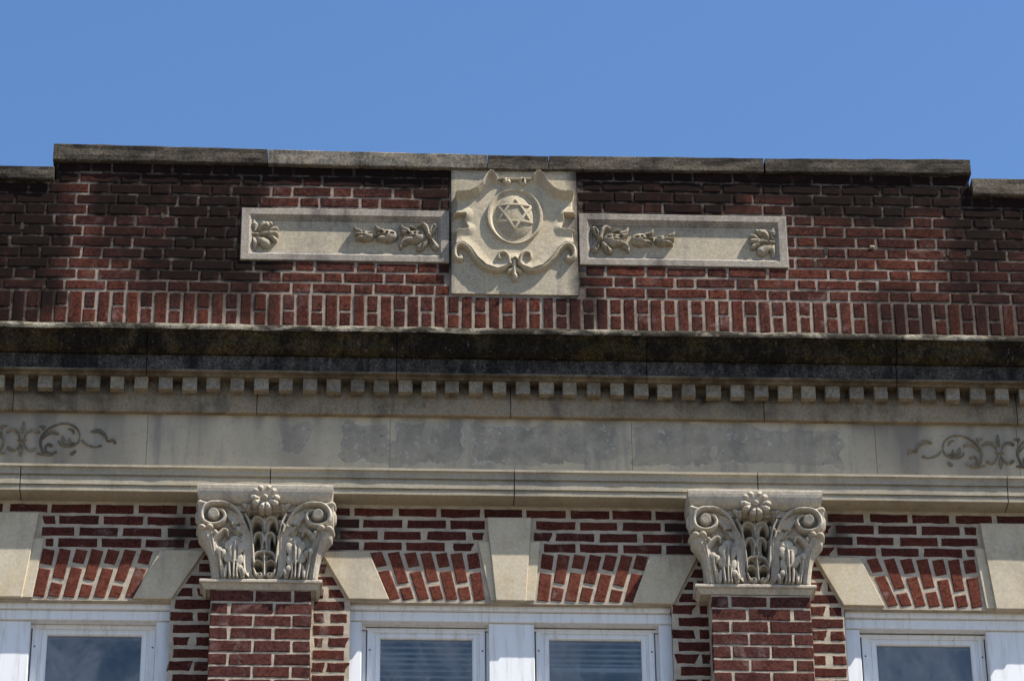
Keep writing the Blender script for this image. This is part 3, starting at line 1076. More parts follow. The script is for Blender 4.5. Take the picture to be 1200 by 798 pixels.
def patch(x, z):
    x, z = np.asarray(x, float), np.asarray(z, float)
    r = np.zeros_like(x)
    for a, b, c, d, s in _pw:
        e = np.minimum(np.minimum(x - a, b - x), np.minimum(z - c, d - z))
        e = e + (vnoise(x, z, 13, 61) - 0.5) * 0.045 + (vnoise(x, z, 31, 62) - 0.5) * 0.02
        r = np.maximum(r, s * np.clip(0.5 + e / 0.06, 0, 1))
    return r


def soot_frieze(x, z):
    x, z = np.asarray(x, float), np.asarray(z, float)
    r = np.zeros_like(x)
    for px, s, w in ((90, .8, .28), (0, .5, .25), (1060, .75, .16), (1140, .7, .2), (345, .5, .1), (200, .2, .2)):
        r = np.maximum(r, s * np.exp(-((x - P(px, 515, FR).x) / w) ** 2))
    r = r * (0.5 + 0.8 * vnoise(x, z * 0.4, 9, 21))
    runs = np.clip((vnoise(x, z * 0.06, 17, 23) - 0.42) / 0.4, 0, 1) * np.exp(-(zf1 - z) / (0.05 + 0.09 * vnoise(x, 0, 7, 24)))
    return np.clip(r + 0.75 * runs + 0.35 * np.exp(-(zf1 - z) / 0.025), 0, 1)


fj = joints([-113, 172, 457, 740.5, 1026, 1192.3], FR, 520, 0.0022)
for i, (a, b) in enumerate(fj):
    band('frieze_slab', refine([(FR, zf1), (FR, zf0)], 0.018), a, b, M['frieze'], frieze, 0.018, 0.0006, soot_frieze, back=0.0, seed=30, extra={'patch': patch})
MB().box(XL, XR, -FR + 0.003, 0.1, zf0 + 0.002, zf1 - 0.002).build('joint_filling', M['dentil_fill'], frieze)

fleur = [([(185, 92), (182, 135), (173, 185)], [2, 15, 5]), ([(163, 365), (163, 325), (170, 275)], [2, 14, 4]), ([(138, 240), (202, 240)], 5),
         ([(62, 172), (85, 158), (115, 158), (143, 182), (156, 232)], [11, 13, 12, 8, 4]), ([(300, 178), (265, 162), (228, 168), (203, 190), (190, 234)], [13, 16, 14, 10, 4]),
         ([(66, 298), (95, 318), (125, 312), (150, 285), (160, 250)], [13, 12, 9, 6, 4]), ([(268, 308), (240, 322), (212, 308), (196, 282), (187, 250)], [13, 12, 9, 6, 4])]
main = [([(296, 342), (345, 350), (395, 354), (436, 330)], [8, 10, 9, 12]), ([(345, 345), (322, 300), (316, 250), (330, 200), (370, 158), (440, 120), (510, 108), (575, 128), (615, 170), (622, 225), (600, 265), (560, 285), (510, 288), (470, 270), (455, 245)],
        [8, 9, 10, 9, 8, 7, 8, 6, 5, 5, 7, 8, 7, 6, 4]),
        ([(335, 230), (365, 195), (410, 176), (450, 190)], [4, 10, 14, 11]), ([(400, 282), (375, 272), (354, 296), (368, 332), (400, 345)], [13, 8, 6, 8, 8]),
        ([(490, 215), (496, 245), (530, 268), (565, 258)], [10, 15, 12, 8]), ([(545, 225), (545, 258), (580, 262)], [6, 10, 6]), ([(535, 150), (565, 160), (575, 185)], [4, 10, 6]),
        ([(312, 132), (345, 132), (335, 155)], [8, 10, 6]), ([(560, 345), (585, 325)], [14, 9])]
tail = [([(640, 240), (670, 268), (705, 285), (745, 294), (785, 283)], [5, 9, 7, 5, 9]), ([(718, 172), (760, 165), (800, 182), (828, 215), (836, 245)], [9, 17, 15, 9, 5]), ([(845, 250), (880, 238), (900, 262)], [8, 13, 8])]


def scroll_part(name, strokes, parent, mirror=None, about=None):
    conv = crop(0, 480, 6.65, FR)
    us = [q[0] for s in strokes for q in s[0]]
    vs = [q[1] for s in strokes for q in s[0]]
    if about is not None:
        c0 = conv
        xa = conv((about, 240))[0]
        conv = lambda q: (2 * xa - c0(q)[0], c0(q)[1])
    r = Relief(conv, min(us) - 25, max(us) + 25, min(vs) - 25, max(vs) + 25, 0.0026, 1 / 6.65 / 209, mirror)
    for pts, w in strokes:
        w = [a * 0.9 for a in w] if isinstance(w, list) else w * 0.9
        r.stroke(pts, w, 0.012, 'gutter')
    return r.skin(name, M['scroll'], parent, FR, rough=0.0005)


X_MIRROR = (P(25.6, 515, FR).x + P(1171.9, 535, FR).x) / 2
for mir in (None, X_MIRROR):
    scroll_part('carved_fleur', fleur, frieze, mir)
    scroll_part('carved_scroll', main, frieze, mir)
    scroll_part('carved_tendril', tail, frieze, mir)
scroll_part('carved_scroll', main, frieze, None, 172)
scroll_part('carved_scroll', main, frieze, X_MIRROR, 172)

# ================================================================== ARCHITRAVE
arch = thing('stone_architrave', (0, -0.1, ZC(594, 0.0)), 'moulded cream stone architrave band with two fascias, under the frieze and over the windows', 'architrave')
A = []
za = lambda py, p: ZC(py, p)
A += [(0.04, za(549.5, .125) + 0.03), (0.118, za(549.3, .125)), (0.125, za(550.0, .125)), (0.125, za(552.7, .125)), (0.118, za(553.6, .118)), (0.113, za(556, .113)), (0.112, za(561.8, .112)),
      (0.101, za(562.4, .101)), (0.101, za(564.4, .101)), (0.107, za(565, .107)), (0.106, za(573.4, .106)), (0.096, za(574, .096)), (0.096, za(575.8, .096)),
      (0.101, za(576.4, .101)), (0.100, za(580.8, .100)), (0.094, za(581.6, .094))]
zb_ = za(594, 0.0)
for i in range(1, 7):
    t = i / 6
    A.append((0.094 - 0.094 * t, A[15][1] + (zb_ + 0.004 - A[15][1]) * math.sin(t * math.pi / 2) ** 0.9))
A.append((-0.02, zb_ + 0.003))


def soot_arch(x, z):
    x, z = np.asarray(x, float), np.asarray(z, float)
    q = np.clip((za(581, .1) - z) / 0.05, 0, 1)
    top = np.clip((z - za(566, .1)) / 0.05, 0, 1)
    zone = sum(s * np.exp(-((x - P(px, 560, .1).x) / w) ** 2) for px, s, w in ((50, .5, .1), (150, .4, .25), (330, .3, .3)))
    return np.clip(q * (0.30 + 0.85 * vnoise(x, z, 6, 31)) + top * zone * 0.8 * vnoise(x, z, 12, 33) + 0.1 * vnoise(x, z, 5, 35), 0, 0.9)


for a, b in joints([23.3, 316.5, 602.7, 888, 1180], 0.1, 570, 0.005):
    band('architrave_block', A, a, b, M['arch'], arch, 0.03, 0.001, soot_arch, seed=40)
MB().box(XL, XR, -0.075, 0.1, zb_ + 0.02, za(552, .1)).build('joint_filling', M['joint'], arch)

# ================================================================== LOWER WALL
Z_BOT = P(600, 960, 0).z                       # bricks are laid to just below the frame
wall = thing('brick_wall', (0, 0, 0), 'red brick wall with pale mortar around the windows, behind the two pilasters', 'brick wall')
win_x = [(P(-190, 750, 0).x, P(199.3, 750, 0).x), (P(408.5, 750, 0).x, P(789.0, 750, 0).x), (P(990.5, 750, 0).x, P(1380, 750, 0).x)]
win_z = [ZC(706.5, 0) - 0.0, ZC(706.0, 0), ZC(706.5, 0)]
win_z = [P(100, 703.0, 0).z, P(600, 706.3, 0).z, P(1050, 713.5, 0).z]
low_holes = [(a + 0.004, b - 0.004, Z_BOT - 9, z) for (a, b), z in zip(win_x, win_z)]
mortar_sheet('mortar_bed', wall, XL, XR, Z_BOT, zb_ + 0.01, -0.0021, M['mortar_low'], dark_low, low_holes, amp=0.0006)
base = MB()
xe = [XL] + [q for w in win_x for q in w] + [XR]
for a, b in zip(xe[0::2], xe[1::2]):
    if b > a: base.box(a, b, 0.014, 0.30, 2.0, zb_)
for (a, b), z in zip(win_x, win_z):
    base.box(a, b, 0.014, 0.30, z + 0.01, zb_)
    base.box(a, b, 0.03, 0.30, 2.0, Z_BOT - 1.0)
base.box(XL, XR, 0.0, 0.30, 0.0, 2.0)
base.box(XL, XR, 0.9, 8.0, 0.0, Z_SOLD0 + 0.3)
base.box(XL, XL + 0.1, 0.3, 0.9, 0.0, Z_SOLD0)
base.box(XR - 0.1, XR, 0.3, 0.9, 0.0, Z_SOLD0)
base.box(XL, XR, 0.1, 0.9, Z_SOLD0 - 0.5, Z_SOLD0 - 0.2)
base.build('wall_core', M['room'], wall)

# skewbacks: (top inner, top outer, bottom outer, bottom inner) in pixels, and the side that leans on the pilaster
SK = {'left': [(240, 644), (187.5, 644), (155.4, 700.3), (200.4, 701)], 'mid_l': [(376.5, 646), (432, 645.5), (456, 701.8), (408.6, 701.2)],
      'mid_r': [(818.4, 650.6), (762, 650), (741.6, 706), (789.6, 706.8)], 'right': [(955.5, 652.4), (1008, 653), (1036.5, 709.4), (989, 708.6)]}
PSK = 0.015
SKW = {k: [XZ(a, b, PSK) for a, b in v] for k, v in SK.items()}

for (a, b), z in zip(win_x, win_z):
    MB().box(a, b, 0.004, 0.10, z - 0.001, z + 0.02).build('arch_bedding', M['mortar_low'], wall)
low_rest = MB()
rows = [600.0, 613.4, 626.7, 639.6]
RZ = [P(450, y, 0).z for y in rows]
step_z = (RZ[0] - RZ[3]) / 3
z653 = P(385, 696, 0).z
low_pitch = (P(385, 696, 0).z - P(385, 782.6, 0).z) / 6
all_rows = [(z, step_z - 0.0165) for z in RZ]
zz = RZ[3] - (step_z + low_pitch) / 2
while zz > Z_BOT:
    all_rows.append((zz, low_pitch - 0.0165))
    zz -= low_pitch
PIL = [(P(246.0, 720, 0.11).x, P(364.5, 720, 0.11).x), (P(834.3, 730, 0.11).x, P(951.5, 730, 0.11).x)]
BP = 48.9 * SX
KEYS = {'left': P(7, 640, 0).x, 'mid': P(597, 640, 0).x, 'right': P(1186, 640, 0).x}


def lay_low(pts, frame):
    if len(pts) < 3 or area(pts) < 0.0006:
        return
    xs_ = [q[0] for q in pts]
    if max(xs_) < X_FRAME0 or min(xs_) > X_FRAME1 or max(q[1] for q in pts) < P(600, 812, 0).z:
        low_rest.poly(pts, 0.0, 0.05, 0.004, 0.001)
        return
    w, h = max(xs_) - min(xs_), max(q[1] for q in pts) - min(q[1] for q in pts)
    c = ((max(xs_) + min(xs_)) / 2, (max(q[1] for q in pts) + min(q[1] for q in pts)) / 2)
    if len(pts) == 4 and abs(area(pts) - w * h) < 1e-6:
        brick('stretcher_brick' if w > 0.14 else 'half_brick', wall, w, h, c[0], c[1], 0.0, M['brick_low'], soot=dark_low, cls=('low', w > 0.14))
    else:
        cut_brick('cut_brick', wall, pts, 0.0, M['brick_low'], soot=dark_low)


for r, (cz, h) in enumerate(all_rows):
    ph = P(449, 613, 0).x + {0: -0.045, 1: 0.0, 2: 0.10, 3: 0.0}.get(r, (0.05 if r % 2 else 0.155))
    k = math.floor((XL - ph) / BP)
    while ph + k * BP < XR:
        cx = ph + k * BP + random.uniform(-.004, .004)
        k += 1
        w = 0.194 + random.uniform(-.006, .006)
        a, b = max(cx - w / 2, XL), min(cx + w / 2, XR)
        z0, z1_ = cz - h / 2 + random.uniform(-.001, .001), cz + h / 2 + random.uniform(-.001, .001)
        pieces = [[(a, z0), (b, z0), (b, z1_), (a, z1_)]]
        # cut by pilasters
        new = []
        for pc in pieces:
            x0_, x1_ = pc[0][0], pc[1][0]
            segs = [(x0_, x1_)]
            for (l, rr) in PIL:
                ns = []
                for s, e in segs:
                    if e <= l or s >= rr: ns.append((s, e))
                    else:
                        if s < l: ns.append((s, min(e, l - 0.004)))
                        if e > rr: ns.append((max(s, rr + 0.010), e))
                segs = ns
            for (l, rr, zz0, zz1) in low_holes:
                if z0 + h * 0.5 < zz1 + 0.28 and cz < SKW['mid_l'][0][1]:
                    ns = []
                    for s, e in segs:
                        lz, rz_ = l - 0.004, rr + 0.004
                        mid_a = (s + e) / 2
                        ns.append((s, e)) if True else None
                    segs = ns
            for s, e in segs:
                if e - s > 0.02:
                    new.append([(s, z0), (e, z0), (e, z1_), (s, z1_)])
        for pc in new:
            # the flat arches and their skewbacks take the place of bricks below the top of the skewbacks
            done = False
            for nm, kx in KEYS.items():
                la, ra = {'left': (None, 'left'), 'mid': ('mid_l', 'mid_r'), 'right': ('right', None)}[nm]
                if abs((pc[0][0] + pc[1][0]) / 2 - kx) < 1.25 and cz < RZ[3] - step_z * 0.5:
                    if nm == 'left': lim = (-99, SKW['left'][0][0])
                    done_side = None
                    mid = (pc[0][0] + pc[1][0]) / 2
                    if mid > kx and ra:
                        s = SKW[ra]
                        if cz > s[3][1]:
                            pc2 = clip(pc, s[3], s[0], -0.0) if False else clip(pc, s[0], s[3], 0.010)
                        else:
                            xlim = [w_ for w_ in win_x if w_[0] < kx < w_[1]][0][1] + 0.002
                            pc2 = clip(pc, (xlim, 9), (xlim, 8), 0.0)
                        lay_low(pc2, True)
                    elif mid <= kx and la:
                        s = SKW[la]
                        if cz > s[3][1]:
                            pc2 = clip(pc, s[3], s[0], 0.010)
                        else:
                            xlim = [w_ for w_ in win_x if w_[0] < kx < w_[1]][0][0] - 0.002
                            pc2 = clip(pc, (xlim, 8), (xlim, 9), 0.0)
                        lay_low(pc2, True)
                    done = True
                    break
            if not done:
                # rows above the arches: leave room for the keystone
                for nm, kx in KEYS.items():
                    half = {'left': 0.165, 'mid': 0.116, 'right': 0.165}[nm] if r > 0 else 0.0
                    if r == 3: half = {'left': 0.185, 'mid': 0.165, 'right': 0.185}[nm]
                    if half and pc[1][0] > kx - half and pc[0][0] < kx + half:
                        if pc[0][0] < kx - half - 0.02: lay_low([(pc[0][0], z0), (kx - half - .008, z0), (kx - half - .008, z1_), (pc[0][0], z1_)], True)
                        if pc[1][0] > kx + half + 0.02: lay_low([(kx + half + .008, z0), (pc[1][0], z0), (pc[1][0], z1_), (kx + half + .008, z1_)], True)
                        break
                else:
                    lay_low(pc, True)
if low_rest.v:
    tag(low_rest.build('brickwork', M['brick_low'], wall), kind='stuff')

# ================================================================== FLAT ARCHES
GA = 'flat brick arches over the windows'


def flat_arch(label, key, step, groups, skews):
    kx = (key[2][0] + key[3][0]) / 2
    kb = XZ(kx, key[2][1], 0.02)
    t = thing('flat_arch', (kb[0], -0.02, kb[1]), label, 'arch', GA)
    pk = 0.022
    MB().poly([XZ(a, b, pk) for a, b in key], -pk, 0.06, 0.003, 0.001).build('keystone', M['lime_block'], t)
    for s in step:
        MB().poly([XZ(a, b, 0.008) for a, b in s], -0.008, 0.06, 0.002, 0.0008).build('keystone_wing', M['lime_block'], t)
    for s in skews:
        MB().poly([XZ(a, b, PSK) for a, b in s], -PSK, 0.06, 0.003, 0.001).build('skewback', M['lime_block'], t)
    for tops, bots, ty, by, w_t, w_b, par in groups:
        n = len(tops)
        for i in range(n):
            ta, ba = XZ(tops[i], ty(tops[i]), 0), XZ(bots[i], by(bots[i]), 0)
            wt, wb = w_t * SX / 2, w_b * SX / 2
            split = 0.36 if (i + par) % 2 == 0 else 0.68
            split += random.uniform(-0.03, 0.03)

            def at(s, side):
                return (ta[0] + (ba[0] - ta[0]) * s + side * (wt + (wb - wt) * s), ta[1] + (ba[1] - ta[1]) * s)
            for s0, s1 in ((0.015, split - 0.045), (split + 0.045, 0.99)):
                tilt = 0.02 * (1 if ba[0] < ta[0] else -1)
                pts = [at(s0 - tilt, -1), at(s1 - tilt, -1), at(min(s1 + tilt, .995), 1), at(s0 + tilt, 1)]
                o = cut_brick('voussoir_brick', t, pts, 0.0018, M['brick_arch'], soot=lambda x, z: 0.05)
    # mortar between the leaning bricks
    return t


z2px = lambda s: (lambda v: 300 + v / 3.3333)
A2 = lambda u: 300 + u / 3.3333
A3 = lambda u: 600 + u / 3.3333
A1 = lambda u: u / 3.3333
A4 = lambda u: 840 + u / 3.3333
line = lambda xa, ya, xb, yb: (lambda x: ya + (yb - ya) * (x - xa) / (xb - xa))
ft, fb = line(432, 645.6, 762, 650.3), line(456, 702.3, 742, 706.3)
flat_arch('flat brick arch with cream keystone between the two capitals', [(571, 605.8), (622.6, 606.2), (616.6, 703.5), (581.3, 702.8)],
          [[(560.3, 634.2), (573.2, 634.4), (582, 702.6), (575.3, 702.6)], [(620.7, 634.6), (632.5, 634.8), (626.5, 703.4), (616, 703.3)]],
          [([A2(v) for v in (468, 535, 600, 662, 722, 782, 845)], [A2(v) for v in (543, 597, 656, 712, 767, 820, 874)], ft, fb, 13.6, 12.6, 0),
           ([A3(v) for v in (141, 203, 266, 328, 389, 450, 510)], [A3(v) for v in (120, 172, 228, 283, 340, 398, 458)], ft, fb, 13.6, 12.6, 0)],
          [SK['mid_l'], SK['mid_r']])
ft, fb = line(0, 641.5, 187, 643.8), line(30, 699.5, 155, 701.3)
flat_arch('flat brick arch in the lower left corner, left of the left capital', [(-31.5, 599.4), (45.6, 600.2), (25.6, 699), (-11.5, 698.5)],
          [[(39.5, 630), (51.5, 630.2), (37.5, 699.3), (25, 699.2)], [(-37.5, 629), (-25.5, 629.2), (-11, 698.4), (-23.5, 698.2)]],
          [([A1(v) for v in (192, 256, 320, 383, 446, 511, 577)], [A1(v) for v in (150, 208, 267, 326, 385, 443, 507)], ft, fb, 13.6, 12.6, 0)],
          [SK['left']])
ft, fb = line(1008, 653.3, 1148, 655), line(1036, 710, 1160, 712)
flat_arch('flat brick arch in the lower right corner, right of the right capital', [(1148.4, 612.6), (1225, 613.5), (1205, 713.6), (1167.6, 712.8)],
          [[(1142.5, 642), (1154.5, 642.4), (1168.2, 712.6), (1156.2, 712.4)], [(1218, 643), (1230, 643.2), (1216, 713.6), (1204, 713.4)]],
          [([A4(v) for v in (604, 671, 737, 800, 862, 923, 984)], [A4(v) for v in (690, 742, 798, 852, 907, 962, 1018)], ft, fb, 13.6, 12.6, 0)],
          [SK['right']])

# ================================================================== PILASTERS
PP = 0.11
GP = 'brick pilasters between the windows'
PILROWS = [698, 712.5, 727, 741.6, 756.6, 772, 786.6] + [801.6 + 14.9 * i for i in range(11)]
for idx, (lab, x_l, dy, rowsets) in enumerate((
        ('red brick pilaster standing under the left carved capital', 246.0, 0.0, 0),
        ('red brick pilaster standing under the right carved capital', 834.3, 7.2, 1))):
    xa, xb = PIL[idx]
    t = thing('brick_pilaster', ((xa + xb) / 2, -PP, Z_BOT), lab, 'pilaster', GP)
    zt_ = P(305 + idx * 588, 690 + dy, PP).z
    mortar_sheet('mortar_bed', t, xa + 0.002, xb - 0.002, Z_BOT, zt_, PP - 0.0021, M['mortar_low'], dark_low, amp=0.0006)
    MB().box(xa, xb, -PP + 0.010, -0.002, Z_BOT, zt_).build('side_mortar', M['mortar_low'], t)
    W = [(0.088, 0.206, 0.175), (0.210, 0.175, 0.088)]
    prest = MB()
    for r, py in enumerate(PILROWS):
        cz = P(305 + idx * 588, py + dy, PP).z
        ws = W[(r + idx + 1) % 2] if idx == 0 else [(0.088, 0.175, 0.206), (0.175, 0.206, 0.09)][r % 2]
        tot = sum(ws)
        gap = (xb - xa - tot) / 2
        x = xa
        for w in ws:
            hh = 0.0595 + random.uniform(-.002, .002)
            if py > 800:
                v, f = brick_shape(w, hh, 0.05)
                prest.add([(q[0] + x + w / 2, q[1] - PP + 0.025, q[2] + cz) for q in v], f)
            else:
                brick('brick' if w > 0.12 else 'half_brick', t, w + random.uniform(-.004, .003), hh, x + w / 2, cz, PP, M['brick_pier'], depth=0.05, soot=dark_low, cls=('pier', w > 0.12))
            x += w + gap
    tag(prest.build('brickwork', M['brick_pier'], t), kind='stuff')

# ================================================================== CAPITALS
GK = 'carved stone capitals on the pilasters'
CS = 5.318
PK = 0.115                                     # face of the bell at its foot


def cconv(q):
    s_ = min(max((690 - q[1]) / 505, 0), 1)
    return XZ(200 + (UM + (q[0] - UM) * (1 - 0.05 * s_)) / CS, 550 + q[1] / CS, PK + 0.03 + 0.02 * s_ + 0.045 * s_ ** 2)


cflat = crop(200, 550, CS, PK)
ck = 1 / CS / 209
UM = 583.5
cap_pos = cflat((UM, 690))
cap = thing('carved_capital', (cap_pos[0], -PK, cap_pos[1]), 'carved stone capital with volutes, rosette and leaves on the left pilaster', 'capital', GK)
zk0, zk1 = cflat((UM, 690))[1], cconv((UM, 180))[1]
xk = cap_pos[0]


def bell_p(X, Z):
    s = np.clip((Z - zk0) / (zk1 - zk0), 0, 1)
    a = np.abs(X - xk)
    side = np.clip((a - 0.12) / 0.2, 0, 1)
    rec = np.zeros_like(a)
    for (hu, hv, ru, rv) in ((534, 335, 30, 40), (536, 436, 19, 52), (545, 530, 22, 18), (543, 596, 27, 30), (500, 268, 16, 22)):
        hx, hz = cconv((hu, hv))
        q_ = np.hypot((a - (xk - hx)) / (ru * ck * 0.93), (Z - hz) / (rv * ck))
        rec = np.maximum(rec, np.clip((1.08 - q_) / 0.16, 0, 1))
    return 0.02 * s + 0.032 * s ** 2.2 * (0.6 + 0.6 * side) - (0.105 * rec + 0.012 * np.clip((0.078 - a) / 0.01, 0, 1))


def bell():
    nz, nx = 190, 230
    v, f = [], []
    for i in range(nz + 1):
        s = i / nz
        z = zk0 + (zk1 - zk0) * s
        hw = 0.262 + 0.060 * max(0, s - 0.25) ** 1.5 / 0.65
        for j in range(nx + 1):
            x = xk + hw * (2 * j / nx - 1)
            v.append((x, -(PK + float(bell_p(np.array(x), np.array(z)))), z))
    for i in range(nz):
        for j in range(nx):
            a = i * (nx + 1) + j
            f.append((a, a + 1, a + nx + 2, a + nx + 1))
    n = len(v)
    for i in range(nz + 1):                    # side faces back to the wall
        v.append((v[i * (nx + 1)][0], 0.0, v[i * (nx + 1)][2]))
    for i in range(nz + 1):
        v.append((v[i * (nx + 1) + nx][0], 0.0, v[i * (nx + 1) + nx][2]))
    for i in range(nz):
        f.append((i * (nx + 1), (i + 1) * (nx + 1), n + i + 1, n + i))
        a = n + nz + 1
        f.append(((i + 1) * (nx + 1) + nx, i * (nx + 1) + nx, a + i, a + i + 1))
    v = np.array(v)
    c = np.array((xk, -PK, zk0))
    return link('bell', mesh('bell', v - c, f, True), M['capital'], cap, c)


bell()


def rings(levels, xc, hw0):
    """mitred mouldings: levels of (extra half width, projection, z) from top to bottom"""
    v, f = [], []
    for e, p, z in levels:
        v += [(xc - hw0 - e, 0.0, z), (xc - hw0 - e, -p, z), (xc + hw0 + e, -p, z), (xc + hw0 + e, 0.0, z)]
    for i in range(len(levels) - 1):
        for j in range(3):
            a, b = i * 4 + j, i * 4 + 4 + j
            f.append((a, b, b + 1, a + 1))
    f.append((0, 1, 2, 3))
    n = (len(levels) - 1) * 4
    f.append((n + 3, n + 2, n + 1, n))
    return v, f


m = MB()
zA = lambda v, p: P(310, 550 + v / CS, p).z
xA = (P(390.6, 570, .22).x + P(231.0, 570, .22).x) / 2
hwA = (P(390.6, 570, .22).x - P(231.0, 570, .22).x) / 2
lv = [(0.0, 0.220, zA(92, .22)), (0.0, 0.222, zA(98, .222)), (-0.001, 0.221, zA(118, .221))]
for i in range(1, 8):
    th = i / 7 * math.pi / 2
    lv.append((-0.032 * (1 - math.cos(th)), 0.22 - 0.055 * (1 - math.cos(th)), zA(118, .221) - 0.068 * math.sin(th)))
lv.append((-0.032, 0.165, zA(118, .221) - 0.10))
m.add(*rings(lv, xA, hwA))
m.build('abacus', M['capital'], cap)
m = MB()
zN = lambda v, p: P(305, 550 + v / CS, p).z
hwN = 0.303
lv = [(-0.02, 0.10, zN(681, .135)), (0.0, 0.135, zN(681, .137)), (0.004, 0.140, zN(686, .14)), (0.004, 0.140, zN(698, .14)), (0.0, 0.136, zN(704, .137)), (-0.006, 0.130, zN(708, .13)), (-0.012, 0.124, zN(722, .124)), (-0.026, 0.114, zN(748, .114)), (-0.03, 0.10, zN(750, .10))]
m.add(*rings(lv, P(305.6, 685, .14).x, hwN - 0.004))
m.build('neck_moulding', M['capital'], cap)


def bb(strokes, ells=(), pad=12):
    us, vs = [], []
    for s in strokes:
        r = s[1] if isinstance(s[1], (int, float)) else max(s[1])
        us += [q[0] - r for q in s[0]] + [q[0] + r for q in s[0]]
        vs += [q[1] - r for q in s[0]] + [q[1] + r for q in s[0]]
    for e in ells:
        r = max(e[1], e[2])
        us += [e[0][0] - r, e[0][0] + r]
        vs += [e[0][1] - r, e[0][1] + r]
    return min(us) - pad, max(us) + pad, min(vs) - pad, max(vs) + pad


def cap_part(name, strokes, ells=(), cuts=(), mirror=False, parent=None, lift=0.0, mat='capital', base=None, kh=0.80):
    u0, u1, v0, v1 = bb(strokes, ells)
    r = Relief(cconv, u0, u1, v0, v1, 0.0024, ck, xk if mirror else None)
    for s in strokes:
        r.stroke(s[0], s[1], s[2], s[3] if len(s) > 3 else 'round')
    for e in ells:
        r.ell(e[0], e[1], e[2], e[3], e[4] if len(e) > 4 else 0, e[5] if len(e) > 5 else 'round', 'max', e[6] if len(e) > 6 else 0.0)
    for s in cuts:
        r.stroke(s[0], s[1], s[2], s[3] if len(s) > 3 else 'round', 'sub')
    r.H[r.Z < zk0 + 0.001] = 0
    r.H *= kh
    o = r.skin(name, M[mat], parent or cap, PK + lift, base if base else bell_p, keep_depth=0.02)
    return o


